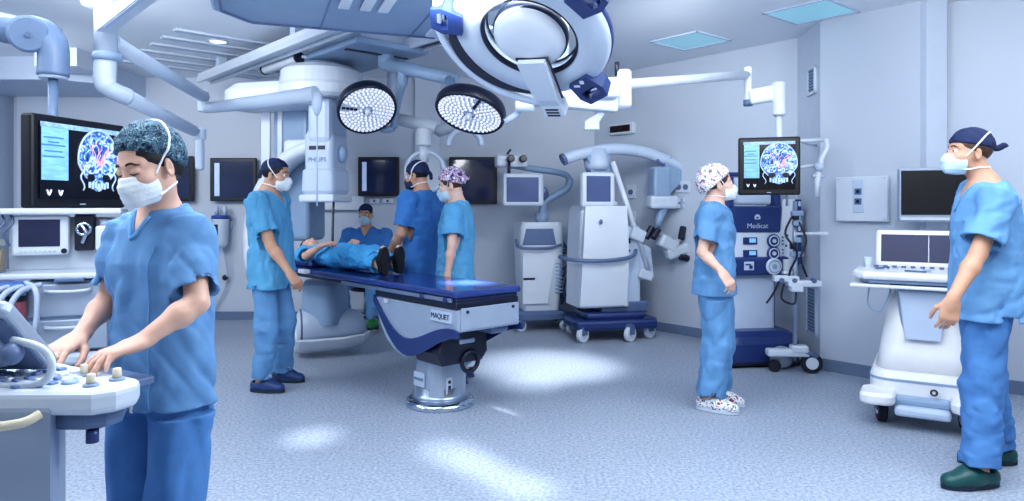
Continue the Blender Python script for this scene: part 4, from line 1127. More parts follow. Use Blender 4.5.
# ------------------------------------------------------------------ angiography scanner
def scanner():
    o = at(326, 206, 6.50); o.z = 0
    uc = Vector((-.96, .28, 0)).normalized()
    e = empty('angiography_scanner', o, math.atan2(uc.y, uc.x), 'white ceiling-hung C-arm scanner curving round the head end of the table', 'scanner')
    # local +x towards the back of the C, z up
    zc, a, b = 1.03, .80, .95
    rings = []; inner = []
    for i in range(41):
        t = math.radians(100 - 190 * i / 40)
        c, s = math.cos(t), math.sin(t)
        k = []
        for dx, dy in ((.0, -.12), (.05, -.14), (.10, -.12), (.12, 0), (.10, .12), (.05, .14), (.0, .12), (-.02, 0)):
            k.append(((a - .10 + dx) * c + .02, dy, zc + (b - .10 + dx) * s))
        rings.append(k)
    MB().loft(rings).build('c_arc', WHITE, e)
    tr = []
    for i in range(41):
        t = math.radians(96 - 182 * i / 40); c, s = math.cos(t), math.sin(t)
        tr.append([((a + .022 + q) * c + .02, dy, zc + (b + .022 + q) * s) for q, dy in ((0, -.05), (.012, -.05), (.012, .05), (0, .05))])
    MB().loft(tr, smooth=False).build('arc_groove', GREYD, e)
    # detector
    mb = MB()
    mb.loft([[(x, y, z) for x, y in rrect(w, d, .05, 4)] for z, w, d in ((1.48, .30, .30), (1.52, .34, .34), (1.70, .33, .33), (1.72, .29, .30), (2.02, .30, .30), (2.07, .26, .26))], smooth=False)
    det = mb.build('detector', PALE, e)
    mb = MB(); mb.box((0, 0, 1.45), (.36, .36, .07), bev=.02); mb.build('detector_face', WHITE, det)
    # lettering faces the camera: pick the side of the head that looks at it
    R = Matrix.Rotation(-math.atan2(uc.y, uc.x), 3, 'Z')
    f = (R @ Vector((.25, -1, 0))).normalized()
    ax = Vector((round(f.x), 0, 0)) if abs(f.x) > abs(f.y) else Vector((0, round(f.y), 0))
    p = ax * .152
    Mt = face_frame(p + Vector((0, 0, 1.80)), ax)
    text('lettering', 'PHILIPS', Mt, .058, GREYD, det)
    MB().box(p + Vector((0, 0, 1.91)), (.16 if abs(ax.y) else .012, .012 if abs(ax.y) else .16, .035)).build('dark_slot', NAVYD, det)
    side = Vector((-ax.y, ax.x, 0)); 
    MB().ball(side * .17 + Vector((0, 0, 1.86)), (.05, .05, .08)).build('latch', GREYB, det)
    MB().box((.25, 0, 1.92), (.30, .20, .16), bev=.04).build('detector_carrier', WHITE, e)
    # tube housing at the foot
    def T(z, w, d, x=0): return [(x + px, py + .02, z) for px, py in rrect(w, d, min(w, d) * .30, 6)]
    MB().loft([T(.30, .36, .34), T(.48, .37, .35), T(.66, .35, .33), T(.70, .31, .29)], smooth=False).build('tube_tower', GREYB, e)
    av, pv = Vector((.80, .60, 0)), Vector((-.60, .80, 0)); c0 = Vector((.0, .02, .265))
    def D(x, r, k=1.0, a0=0.0, a1=2 * PI, n=28, last=False): return [tuple(c0 + av * x + pv * (r * k * math.cos(q)) + Vector((0, 0, r * math.sin(q)))) for q in np.linspace(a0, a1, n + 1)[:None if last else -1]]
    mb = MB(); mb.loft([D(-.36, .05), D(-.345, .10), D(-.28, .145), D(-.1, .17), D(.12, .18), D(.20, .175), D(.215, .165)], smooth=True); tb = mb.build('tube_housing', PALE, e)
    cap = MB(); cap.tube([c0 + av * .21, c0 + av * .235, c0 + av * .25], [.155, .15, .12], seg=32); cap.build('housing_cap', WHITE2, tb)
    MB().torus(c0 + av * .215, .163, .010, axis=tuple(av), seg=40, rs=8).build('cap_rim', GREYD, tb)
    R1, R2 = [], []
    mb = MB(); rr = []
    for x, k in ((-.40, .55), (-.34, .82), (-.15, 1.0), (.10, 1.04), (.24, 1.02), (.27, .96)):
        rr.append(D(x, .225 * k, 1, PI * 1.13, PI * 1.87, 20, True) + D(x, .190 * k, 1, PI * 1.87, PI * 1.13, 20, True))
    mb.loft(rr, smooth=False); mb.build('arc_shoe', WHITE, e)
    # carriage: stand, cover drum, ceiling hub
    MB().box((.50, -.34, 1.72), (.40, .34, 1.36), bev=.05, seg=3).build('stand', GREYB, e)
    mb = MB()
    for x in (.76, .60): mb.box((x, -.16, 1.80), (.10 if x > .7 else .05, .03, 1.1), bev=.008)
    mb.build_each('stand_stripe', WHITE, e)
    mb = MB(); mb.loft([[(.46 + x, y, z) for x, y in rrect(w, d, .17, 6)] for z, w, d in ((2.30, 1.02, .50), (2.33, 1.06, .54), (2.46, 1.06, .54), (2.52, .9, .48))], smooth=False); mb.build('cover', WHITE, e)
    MB().lathe([(0, 2.36), (.36, 2.36), (.39, 2.39), (.39, 2.47), (.375, 2.50), (.36, 2.62), (.30, 2.66), (0, 2.66)], Matrix.Translation((.05, 0, 0)), seg=40, smooth=False).build('ceiling_hub', WHITE, e)
    MB().box((-.02, .0, 2.16), (.24, .34, .42), bev=.05).build('neck_column', PALE, e)
    MB().cyl((.05, 0, 2.62), (.05, 0, 2.70), .2).build('turntable', GREYB, e)
    return e

def ceiling_rails():
    P0, u, v = TABLE_AXES
    rz = math.atan2(u.y, u.x)
    Z = 2.94
    for k, (q, L0, L1, lab) in enumerate(((at(205, 86, 7.7), 0, 4.6, 'white ceiling rail on the left carrying a clamp bracket'), (at(384, 57, 6.45), 0, 3.3, 'white ceiling rail on the right ending beside the large lamp head'))):
        e = empty('ceiling_rail', (q.x, q.y, 2.75), rz, lab, 'rail')
        # profile pieces run towards the viewer (local -x)
        L = L1
        mb = MB(); mb.box((-L / 2, 0, .05), (L, .16, .055), bev=.01); mb.build('channel', WHITE, e)
        mb = MB()
        for y in (-.07, .075): mb.box((-L / 2, y, 0), (L, .035, .05), bev=.008)
        mb.build_each('lip', WHITE2, e)
        MB().box((-L / 2 + .02, 0, .012), (L - .05, .10, .02)).build('groove', WHITE if k == 0 else NAVYD, e)
        mb = MB()
        for x in (-.5, -L * .5, -L + .6): mb.box((x, 0, .13), (.10, .08, .12))
        mb.build_each('hanger', PALE, e)
        if k == 0:
            f = MB().cyl((-1.25, -.16, -.03), (-2.0, -.16, -.03), .045, seg=16, bev=.012).build('cable_reel', WHITE, e)
            MB().tube(smooth_path([(-1.22, -.16, -.03), (-1.22, -.28, -.03), (-1.3, -.32, -.03), (-2.0, -.32, -.03), (-2.06, -.28, -.03), (-2.06, -.16, -.03)], 4), .014, seg=8).build('guard_bar', WHITE, e)
            mb = MB()
            for x in (-1.25, -2.0): mb.cyl((x - .012, -.16, -.03), (x + .012, -.16, -.03), .052, seg=16)
            mb.build_each('end_ring', NAVYD, e)
    # carriage plate between the rails
    c = at(365, 60, 6.15)
    e = empty('ceiling_carriage', (c.x - .08, c.y + .15, 2.70), rz, 'grey-blue carriage plate with a long dark slot hanging between the ceiling rails', 'carriage')
    MB().box((0, 0, .03), (1.15, .72, .06), bev=.02).build('plate', GREYB, e)
    MB().box((-.30, .0, -.004), (.05, .60, .01)).build('slot', NAVYD, e)
    MB().box((0, 0, .15), (.9, .5, .18), bev=.02).build('drive_box', PALE, e)
    # big ceiling bulkhead of the supply pendant (above, towards the viewer)
    e = empty('supply_pendant', (-.97, 4.11, 2.50), math.radians(20), 'large flat grey-blue supply pendant under the ceiling above the scene', 'pendant')
    pts = [(-.74, -.82), (-.60, -.94), (.66, -.94), (.74, -.84), (.74, .32), (.66, .40), (-.56, .40), (-.74, .16)]
    mb = MB(); mb.prism(pts, .20, Matrix.Translation((0, 0, .10)), bev=.02); mb.build('housing', GREYB, e)
    mb = MB()
    for x in (-.12, .45): mb.box((x, -.16, -.003), (.008, 1.08, .008))
    mb.build_each('panel_joint', GREYD, e)
    mb = MB(); mb.tube([(x * .93, y * .92 - .015, -.004) for x, y in pts[5:] + pts[:2]], .008, seg=6); mb.build('edge_bead', GREYD, e)
    MB().box((.72, .10, -.012), (.38, .34, .024), bev=.008).build('end_panel', PALE, e)
    MB().cyl((0, -.2, .2), (0, -.2, .46), .18).build('ceiling_mount', WHITE, e)
    mb = MB()
    for x in (-.04, .08, .18): mb.box((x + .0, -.34, -.012), (.06, .30, .016), bev=.004)
    mb.build_each('louvre', WHITE, e)

# ------------------------------------------------------------------ surgical lamps
def lamp_head(name, c, n, R, lab, handle_dir):
    n = Vector(n).normalized(); q = Vector((0, 0, -1)).rotation_difference(n)
    e = empty(name, c, 0, lab, 'surgical lamp', 'round LED surgical lamps'); e.rotation_euler = q.to_euler()
    # local -z is the lit side
    MB().lathe([(R * .95, -.02), (R, -.035), (R * 1.05, -.015), (R * 1.06, .04), (R * 1.0, .075), (R * .9, .075)], seg=48).build('rim', NAVYD, e)
    MB().lathe([(0, .12), (R * .3, .115), (R * .62, .09), (R * .96, .045), (R * .96, .03), (0, .03)], seg=48).build('rear_shell', GREYB, e)
    MB().lathe([(0, -.018), (R * .955, -.018), (R * .955, .03), (0, .03)], seg=48, smooth=False).build('light_panel', mat('lamp_face', '#c9d3e4', .3, var=.05, scale=40, emit=.12), e)
    mb = MB(); k = 0
    for r, m in ((.22, 9), (.34, 14), (.46, 19), (.58, 25), (.70, 30), (.82, 36), (.91, 40)):
        for i in range(m):
            a = 2 * PI * (i + .5 * (k % 2)) / m
            if abs(((a - handle_dir + PI) % (2 * PI)) - PI) < .16 and r > .3: continue
            mb.cyl((R * r * math.cos(a), R * r * math.sin(a), -.026), (R * r * math.cos(a), R * r * math.sin(a), -.017), R * .036, seg=8)
        k += 1
    tag(mb.build('led', mat('led_white', '#ffffff', .3, var=.0, emit=.9), e), kind='stuff')
    MB().lathe([(0, -.075), (.02, -.075), (.026, -.06), (.024, -.018)], seg=20).build('centre_handle', WHITE, e)
    MB().torus((0, 0, -.022), R * .17, .006, seg=28, rs=8).build('handle_ring', GREYB, e)
    mb = MB()
    for j in range(4): mb.box((math.cos(handle_dir) * R * (.42 + .14 * j), math.sin(handle_dir) * R * (.42 + .14 * j), -.024), (R * .11, R * .085, .012), rz=handle_dir, bev=.003)
    mb.build_each('control_key', NAVYD, e)
    return e

def lamps():
    c1 = at(367, 109, 6.0); c2 = at(470, 112, 5.45)
    n1 = (.32, -.64, -.70); n2 = (-.22, -.42, -.88)
    l1 = lamp_head('surgical_lamp', c1, n1, .245, 'left round LED surgical lamp with dark rim, tilted toward the viewer', math.radians(210))
    l2 = lamp_head('surgical_lamp', c2, n2, .265, 'right round LED surgical lamp with dark rim, hanging lower and tilted down', math.radians(290))
    # suspension: beam, drops, yokes, one thing
    b0 = at(386, 64, 6.15); b1 = at(455, 80, 5.75)
    e = empty('lamp_suspension', (b0.x, b0.y, b0.z), 0, 'grey-blue lamp boom with curved drops reaching down to the two round lamps', 'lamp arm')
    I = lambda p: tuple(Vector(p) - b0)
    mb = MB(); mb.tube([I(b0 + (b0 - b1) * .04), I(b1)], [.062, .052], seg=14); mb.build('boom', GREYB, e)
    d1 = at(402, 70, 6.05); e1 = at(393, 122, 6.2)
    MB().tube([I(p) for p in bez(d1, at(406, 86, 6.05), at(396, 92, 6.25), at(394, 128, 6.25))], [.045] * 5 + [.034] * 9, seg=12).build('drop_arm', GREYB, e)
    MB().tube([I(p) for p in smooth_path([at(394, 128, 6.25), at(380, 128, 6.25), c1 - Vector(n1).normalized() * .11])], .03, seg=10).build('yoke', GREYB, e)
    MB().tube([I(at(450, 79, 5.75)), I(at(452, 94, 5.65)), I(at(455, 100, 5.60))], [.04, .035, .03], seg=12).build('drop_arm', GREYB, e)
    MB().tube([I(p) for p in smooth_path([at(455, 98, 5.60), at(462, 100, 5.6), c2 - Vector(n2).normalized() * .115])], .035, seg=10).build('yoke', NAVYD, e)
    MB().cyl(I(b0), I((b0.x, b0.y, 2.94)), .07).build('ceiling_post', GREYB, e)
    # white monitor arm behind the lamps (ends over the two standing staff)
    p = at(426, 128, 7.0)
    e = empty('screen_arm', p, 0, 'white jointed arm hanging behind the round lamps above the two standing staff', 'screen arm')
    I = lambda q: tuple(Vector(q) - p)
    MB().tube([I(at(392, 118, 7.2)), I(at(438, 128, 7.0))], [.06, .07], seg=14).build('spring_arm', WHITE2, e)
    MB().tube([I(at(438, 131, 7.0)), I(at(500, 112, 6.6))], [.06, .055], seg=14).build('extension_arm', WHITE2, e)
    MB().cyl(I(at(424, 128, 6.9)), I(at(424, 146, 6.9)), .075, seg=18, bev=.012).build('joint', WHITE, e)
    MB().cyl(I(at(424, 146, 6.9)), I(at(424, 162, 6.9)), .045, seg=16).build('drop_tube', WHITE, e)
    MB().torus(I(at(425, 172, 6.9)), .20, .022, axis=(.2, 1, 0), seg=28).build('hanger_ring', PALE, e)
    a = at(392, 118, 7.2); MB().cyl(I(a), I((a.x, a.y, 2.94)), .05).build('ceiling_post', PALE, e)
    hd = MB(); hd.torus(I(at(465, 146, 6.8)), .16, .03, axis=(0, 1, .1), seg=24, arc=(PI, 2 * PI)); hd.build('cable_loop', PALE, e)

def ring_lamp():
    c = at(531, 33, 3.30)
    n = Vector((-.27, -.50, -.83)).normalized()
    # frame: local -z lit side; local -y points to the bracket (towards the viewer, down)
    z = -n; dr = at(557, 100, 1.0) - Vector((0, 0, HC)); o0 = Vector((0, 0, HC)); w = (o0 + dr * ((c - o0).dot(n) / dr.dot(n)) - c).normalized(); y = -w; x = y.cross(z)
    M = frame(c, x, y, z)
    e = empty('ring_lamp', (0, 0, 0), 0, 'huge white ring-shaped surgical lamp head with navy handles at the top centre', 'surgical lamp'); e.matrix_world = M
    R = .385
    # annulus
    MB().lathe([(R * .60, -.035), (R * .64, -.05), (R * .95, -.04), (R, -.02), (R, .03), (R * .94, .055), (R * .64, .055), (R * .60, .035), (R * .60, -.035)], seg=72).build('ring_body', mat('lamp_shell', '#bccadc', .3, var=.02, coat=.2), e)
    MB().lathe([(R * 1.0, -.008), (R * 1.015, -.004), (R * 1.015, .024), (R * 1.0, .028)], seg=72).build('edge_band', NAVYP, e)
    MB().lathe([(R * .575, -.02), (R * .60, -.045), (R * .612, -.045), (R * .60, .04), (R * .575, .03)], seg=64).build('inner_seal', NAVYD, e)
    # middle dome
    MB().lathe([(0, -.085), (R * .20, -.083), (R * .36, -.072), (R * .44, -.05), (R * .455, -.02), (R * .44, .04), (0, .05)], seg=56).build('centre_dome', WHITE, e)
    MB().lathe([(R * .455, -.025), (R * .475, -.02), (R * .475, .012), (R * .455, .02)], seg=56).build('dome_seal', NAVYD, e)
    # outer guard rail on the near-left side with dark gap below the ring
    pts = [(R * 1.19 * math.cos(t), R * 1.19 * math.sin(t), -.02) for t in np.linspace(math.radians(278), math.radians(410), 30)]
    MB().tube(pts, .024, seg=12).build('guard_rail', PALE, e)
    rg = []
    for t in np.linspace(math.radians(282), math.radians(388), 28):
        rg.append([(R * k * math.cos(t), R * k * math.sin(t), zz) for k, zz in ((.98, -.034), (1.0 + .13 * math.sin(PI * (t - math.radians(282)) / math.radians(106)), -.036), (1.0 + .13 * math.sin(PI * (t - math.radians(282)) / math.radians(106)), .02), (.98, .03))])
    MB().loft(rg, smooth=False).build('dark_flank', NAVYD, e)
    # bracket from the dome out over the ring
    mb = MB(); mb.loft([[(sx * wd, -yy, zz + dz) for sx, dz in ((-1, -.03), (1, -.03), (1, .03), (-1, .03))] for yy, wd, zz in ((R * .22, .070, -.085), (R * .55, .066, -.085), (R * .92, .056, -.078), (R * 1.10, .05, -.05), (R * 1.18, .05, -.04))], smooth=False)
    mb.build('bracket', WHITE2, e)
    mb = MB(); mb.tube([(-.076, -R * .95, -.075), (-.08, -R * .22, -.082), (.08, -R * .22, -.082), (.076, -R * .40, -.08)], .007, seg=6); mb.build('bracket_seal', NAVYD, e)
    b = MB().box((0, -R * 1.20, -.045), (.12, .085, .085), bev=.012).build('end_block', WHITE2, e)
    mb = MB()
    for i in range(2):
        for j in range(3): mb.box((-.03 + .03 * j, -R * 1.20 - .043, -.028 - .03 * i), (.022, .004, .018))
    for i in range(3): mb.box((0.0, -R * 1.20 - .025 + .022 * i, -.088), (.07, .010, .004))
    mb.build('warning_mark', NAVYD, b)
    # three navy handles round the rim
    for ang in (237, 148, 22):
        a = math.radians(ang); u = Vector((math.cos(a), math.sin(a), 0)); t = Vector((-u.y, u.x, 0))
        Mh = frame(u * R * 1.04, t, u, (0, 0, 1))
        mb = MB(); o_ = [(-.060, -.08), (.060, -.08), (.080, .02), (.060, .075), (-.060, .075), (-.080, .02)]; i_ = [(-.045, -.01), (.045, -.01), (.052, .025), (.038, .052), (-.038, .052), (-.052, .025)]
        tb = bmesh.new()
        for zz in (-.05, .0):
            pass
        tb.free()
        k = len(o_)
        rings_o = [[tuple(Mh @ Vector((p[0], p[1], zz))) for p in o_] for zz in (-.065, .02)]; rings_i = [[tuple(Mh @ Vector((p[0], p[1], zz))) for p in i_] for zz in (-.065, .02)]
        mb.loft([rings_o[0], rings_o[1], rings_i[1], rings_i[0], rings_o[0]], cap=False, smooth=False)
        h = mb.build('handle', NAVYP, e)
        mb = MB(); mb.tube([tuple(Mh @ Vector((-.05, .022, -.03))), tuple(Mh @ Vector((.05, .022, -.03)))], .014, seg=10); mb.build('grip', CHROME, h)
        if ang == 237:
            mb = MB(); mb.box(Mh @ Vector((-.02, -.065, -.067)), (.02, .02, .004)); mb.box(Mh @ Vector((.02, -.06, -.067)), (.03, .012, .004)); mb.build('symbol', WHITE, h)
    MB().cyl((0, 0, .05), (0, 0, .34), .07).build('hub_post', PALE, e)
    # white supply beam that runs behind the lamp to the right
    p = at(560, 95, 4.2)
    e = empty('supply_beam', p, 0, 'white horizontal supply beam with a round end post running behind the ring lamp', 'beam')
    I = lambda q: tuple(Vector(q) - p)
    a, b2 = at(515, 105, 4.25), at(618, 92, 4.2)
    d = (b2 - a); rz = math.atan2(d.z, d.x)
    mb = MB(); mb.box(I((a + b2) / 2 + Vector((.06, 0, 0))), (d.length * .82, .10, .13), bev=.02, R=Matrix.Rotation(-math.radians(-5), 3, 'Y')); mb.build('beam_housing', WHITE, e)
    MB().cyl(I(at(515, 106, 4.25)), I(at(535, 106, 4.25)), .035, seg=16, bev=.008).build('spigot', WHITE2, e)
    MB().cyl(I(at(624, 70, 4.2)), I(at(624, 108, 4.2)), .045, seg=20, bev=.012).build('end_post', WHITE, e)
    MB().box(I(at(607, 88, 4.15)), (.14, .08, .12), bev=.02).build('joint_block', WHITE2, e)
    MB().cyl(I(at(617, 62, 4.2)), I(at(617, 76, 4.2)), .014, seg=10).build('pin', NAVYD, e)
    MB().prism([(-.06, 0), (.09, .10), (.11, .10), (.03, .0), (.03, -.05), (-.06, -.05)], .05, face_frame(I(at(594, 122, 4.25)), (0, -1, 0)), bev=.006).build('hook', PALE, e)
    MB().tube([I(at(505, 122, 4.3)), I(at(517, 114, 4.3)), I(at(520, 107, 4.3))], .02, seg=8).build('strut', PALE, e)
    q = at(560, 90, 4.2); MB().cyl(I((q.x, q.y + .05, q.z + .05)), I((q.x, q.y + .05, 2.94)), .06).build('ceiling_post', PALE, e)
    # long slim boom to the right monitor
    p = at(747, 80, 5.35)
    e = empty('monitor_boom', p, 0, 'slim white boom across the right wall ending in the drop tube of the scan monitor', 'monitor arm')
    I = lambda q: tuple(Vector(q) - p)
    MB().tube([I(at(628, 84, 4.4)), I(at(747, 75, 5.35))], [.03, .034], seg=12).build('boom', WHITE, e)
    MB().cyl(I(at(748, 67, 5.35)), I(at(748, 104, 5.35)), .03, seg=16, bev=.008).build('elbow_post', WHITE, e)
    MB().box(I(at(764, 95, 5.33)), (.24, .09, .12), bev=.025, R=Matrix.Rotation(math.radians(-10), 3, 'Y')).build('spring_block', WHITE, e)
    MB().cyl(I(at(779, 82, 5.3)), I(at(779, 116, 5.3)), .05, seg=20, bev=.012).build('drop_joint', WHITE, e)
    MB().cyl(I(at(779, 115, 5.3)), I(at(779, 166, 5.3)), .024, seg=16).build('drop_tube', WHITE, e)
    MB().box(I(at(768, 166, 5.3)), (.20, .03, .06), bev=.008).build('mount_plate', PALE, e)
    MB().cyl(I(at(748, 100, 5.35)), I(at(748, 106, 5.35)), .035, seg=14).build('brake_knob', GREYD, e)

PENDW = mat('pendant_white', '#bccadc', .4, var=.02)
BOOMG = mat('boom_grey', '#6a80a0', .4, var=.04)

def left_arms():
    # thick grey arm that carries the left scan monitor
    p = at(53, 33, 3.25)
    e = empty('monitor_boom', p, 0, 'thick grey-blue ceiling arm with a round elbow at the upper left edge', 'monitor arm')
    I = lambda q: tuple(Vector(q) - p)
    MB().tube([I(p) for p in smooth_path([at(-150, -8, 3.25), at(-60, 14, 3.25), at(0, 27, 3.25), at(30, 34, 3.25)])], .068, seg=16).build('arm', BOOMG, e)
    MB().cyl(I(at(28, 34, 3.15)), I(at(28, 34, 3.36)), .083, seg=32, bev=.012).build('elbow_disc', BOOMG, e)
    MB().cyl(I(at(28, 34, 3.13)), I(at(28, 34, 3.16)), .012, seg=10).build('pivot_bolt', GREYD, e)
    MB().tube([I(q) for q in smooth_path([at(30, 31, 3.25), at(44, 36, 3.25), at(53, 48, 3.25), at(53, 76, 3.25)])], [.075] * 9 + [.066] * 10, seg=16).build('knuckle', BOOMG, e)
    MB().cyl(I(at(53, 74, 3.25)), I(at(53, 79, 3.25)), .058, seg=20).build('collar', PALE, e)
    t = Vector(I(at(53, 79, 3.25))); MB().cyl(t, t + Vector((0, 0, -.42)), .021, seg=16).build('drop_tube', BOOMG, e)
    a = at(-150, -8, 3.25); MB().cyl(I(a), I((a.x, a.y, 2.94)), .07).build('ceiling_post', BOOMG, e)
    MB().box((t.x + .045, t.y, t.z - .40), (.10, .12, .12), bev=.01).build('mount_plate', GREYD, e)
    ceiling_monitor(Vector((-1.965, 3.2, 1.573)), math.radians(78), .53, .405, 'dark monitor with a blue skull scan on the left, beside the nearest woman')
    # white pendant column with two arms
    p = at(106, 60, 3.4)
    e = empty('ceiling_pendant', p, 0, 'white two-armed ceiling pendant above the nearest woman', 'pendant arm')
    I = lambda q: tuple(Vector(q) - p)
    MB().cyl(I(at(106, -120, 3.4)), I(at(106, 56, 3.4)), .052, seg=24).build('column', PENDW, e)
    MB().box(I(at(104, 1, 3.4)), (.16, .14, .08), bev=.02).build('column_head', PENDW, e)
    MB().lathe([(0, -.02), (.06, -.02), (.066, 0), (.06, .02), (0, .02)], Matrix.Translation(I(at(107, 57, 3.4)))).build('bearing', GREYB, e)
    MB().tube([I(q) for q in smooth_path([at(106, 58, 3.4), at(105, 80, 3.4), at(112, 90, 3.42), at(128, 97, 3.5)])], [.050] * 10 + [.043] * 9, seg=18).build('lower_elbow', PENDW, e)
    MB().tube([I(at(118, 93, 3.45)), I(at(194, 131, 4.7))], [.043, .036], seg=16, flat=(0, 0, 1, 1.0)).build('lower_arm', PENDW, e)
    MB().tube([I(at(112, 42, 3.42)), I(at(204, 97, 4.7))], [.040, .038], seg=16).build('upper_arm', PENDW, e)
    MB().cyl(I(at(203, 90, 4.7)), I(at(203, 112, 4.7)), .035, seg=18, bev=.008).build('wrist_joint', PENDW, e)
    MB().tube([I(at(206, 108, 4.7)), I(at(260, 102, 4.6)), I(at(316, 94, 4.45))], [.036, .045, .052], seg=14).build('cable_boom', PENDW, e)
    MB().lathe([(0, .06), (.03, .05), (.034, .0), (.028, -.05), (.012, -.09), (0, -.09)], Matrix.Translation(I(at(317, 101, 4.45)))).build('lamp_socket', PENDW, e)
    MB().cyl(I(at(317, 112, 4.45)), I(at(317, 206, 4.45)), .0055, seg=8).build('hanging_cord', PALE, e)
    MB().box(I(at(200, 151, 4.75)), (.05, .06, .26), bev=.015).build('end_bracket', PENDW, e)
    MB().cyl(I(at(200, 128, 4.75)), I(at(200, 140, 4.75)), .04, seg=16, bev=.008).build('end_joint', PENDW, e)
    MB().box(I(at(112, 20, 3.4)) , (.07, .05, .02)).build('cover_strip', PALE, e)
    # second rail arm out of the column top to the right
    p2 = at(112, 16, 3.35)
    e = empty('pendant_rail', p2, 0, 'white flat rail arm running up and right from the pendant column', 'rail')
    I = lambda q: tuple(Vector(q) - p2)
    a, b = Vector(I(at(104, 26, 3.32))), Vector(I(at(165, -22, 2.75)))
    d = (b - a).normalized(); s = d.cross(Vector((0, 0, 1))).normalized(); uu = s.cross(d)
    mb = MB(); mb.loft([[tuple(q + s * x + uu * z) for x, z in ((-.035, -.03), (.035, -.03), (.035, .03), (-.035, .03))] for q in (a, b)], smooth=False); mb.build('rail', WHITE, e)
    mb = MB(); mb.loft([[tuple(q + s * x + uu * z) for x, z in ((.012, -.036), (.030, -.036), (.030, -.028), (.012, -.028))] for q in (a + d * .1, b)], smooth=False); mb.build('groove', PALE, e)
    # drop cable from the detector to the patient
    o = at(331, 166, 6.45); q = at(333, 257, 6.2)
    t = MB().tube([tuple(Vector(x) - o) for x in bez(o, o + Vector((.06, 0, -.05)), o + Vector((.0, 0, -.5)), q)], .011, seg=8).build('cable', NAVYD); t.location = o
    tag(t, 'thin dark cable hanging from the scanner head down to the patient', 'cable')

# ------------------------------------------------------------------ wheeled machines
def microscope_small():
    e = empty('surgical_microscope', (at(538, 206, 8.0).x, 7.95, 0), math.radians(12), 'smaller white surgical microscope stand with a grey monitor, left of the tall one', 'microscope')
    mb = MB(); mb.loft([[(x * a, y * a - .02, z) for x, y in rrect(.56, .50, .10, 4)] for z, a in ((.13, 1.0), (.19, 1.02), (.22, .9))], smooth=False); mb.build('base', GREYD, e)
    for x in (-.25, .25):
        for y in (-.22, .20): castor(e, x, y, .062, .05, rz=.4, rim=TYRE)
    mb = MB(); mb.loft([[(x * a, y * b, z) for x, y in rrect(.50, .44, .07, 4)] for z, a, b in ((.20, .80, .85), (.55, .92, .95), (.95, 1.0, 1.0), (1.16, .98, .98), (1.20, .9, .9))], smooth=False); mb.build('cabinet', WHITE2, e)
    MB().prism([(-.23, .30), (.05, .30), (.17, .95), (-.23, .95)], .02, face_frame((0, -.215, 0), (0, -1, 0)), bev=.004).build('front_cover', WHITE, e)
    MB().prism([(-.21, .95), (.17, .95), (.13, 1.13), (-.17, 1.13)], .03, face_frame((-.02, -.22, 0), (0, -1, 0)), bev=.006).build('display_bay', GREYD, e)
    mb = MB()
    for i in range(9): mb.box((.19, -.20 + 0, .42 + i * .04), (.09, .03, .018), bev=.004)
    mb.build('side_louvre', GREYB, e)
    mb = MB(); mb.tube(smooth_path([(.20, -.24, .95), (.05, -.29, .92), (-.2, -.30, .92), (-.29, -.24, .94), (-.28, -.10, 1.0)]), .016, seg=8); mb.build('push_handle', GREYD, e)
    MB().box((-.16, -.232, .58), (.13, .006, .02)).build('name_strip', NAVYD, e)
    mb = MB()
    for k in range(4): mb.tube(smooth_path([(.26, -.05 + .05 * k, 1.0 - .05 * k), (.36 + .02 * k, -.06, .8), (.33 - .03 * k, -.05, .45 + .05 * k), (.28, .0, .26)]), .012, seg=6)
    mb.build_each('cable', GREYD, e)
    # arm tree
    mb = MB(); mb.cyl((.05, .02, 1.19), (.05, .02, 1.30), .075, seg=20); mb.build('turntable', GREYB, e)
    MB().tube(smooth_path([(.05, .02, 1.26), (.08, .02, 1.42), (.20, .0, 1.50), (.33, -.02, 1.58), (.36, -.02, 1.68), (.28, -.03, 1.75), (0, -.04, 1.79), (-.36, -.05, 1.84)], 6), [.045] * 25 + [.036] * 18, seg=12).build('arm', GREYB, e)
    MB().ball((.03, -.02, 1.52), (.085, .07, .085)).build('brake_drum', GREYD, e)
    h = MB(); h.box((-.33, -.08, 1.88), (.36, .16, .14), bev=.03); hh = h.build('optics_head', WHITE2, e)
    mb = MB()
    for x in (-.36, -.22): mb.cyl((x, -.14, 1.90), (x, -.24, 1.90), .04, seg=16, bev=.008)
    mb.cyl((-.38, -.2, 1.90), (-.38, -.2, 1.66), .018, seg=10); mb.cyl((-.40, -.2, 1.95), (-.36, -.2, 2.0), .012, seg=8); mb.build_each('eyepiece', NAVYD, hh)
    m = MB().box((-.22, -.20, 1.56), (.46, .07, .36), bev=.03).build('monitor', WHITE2, e)
    MB().box((-.235, -.238, 1.56), (.36, .006, .27), bev=.003).build('display', SCREEN_P, m)
    MB().tube([(.02, -.14, 1.56), (.02, -.02, 1.52)], .03, seg=10).build('monitor_bracket', GREYB, e)
    return e

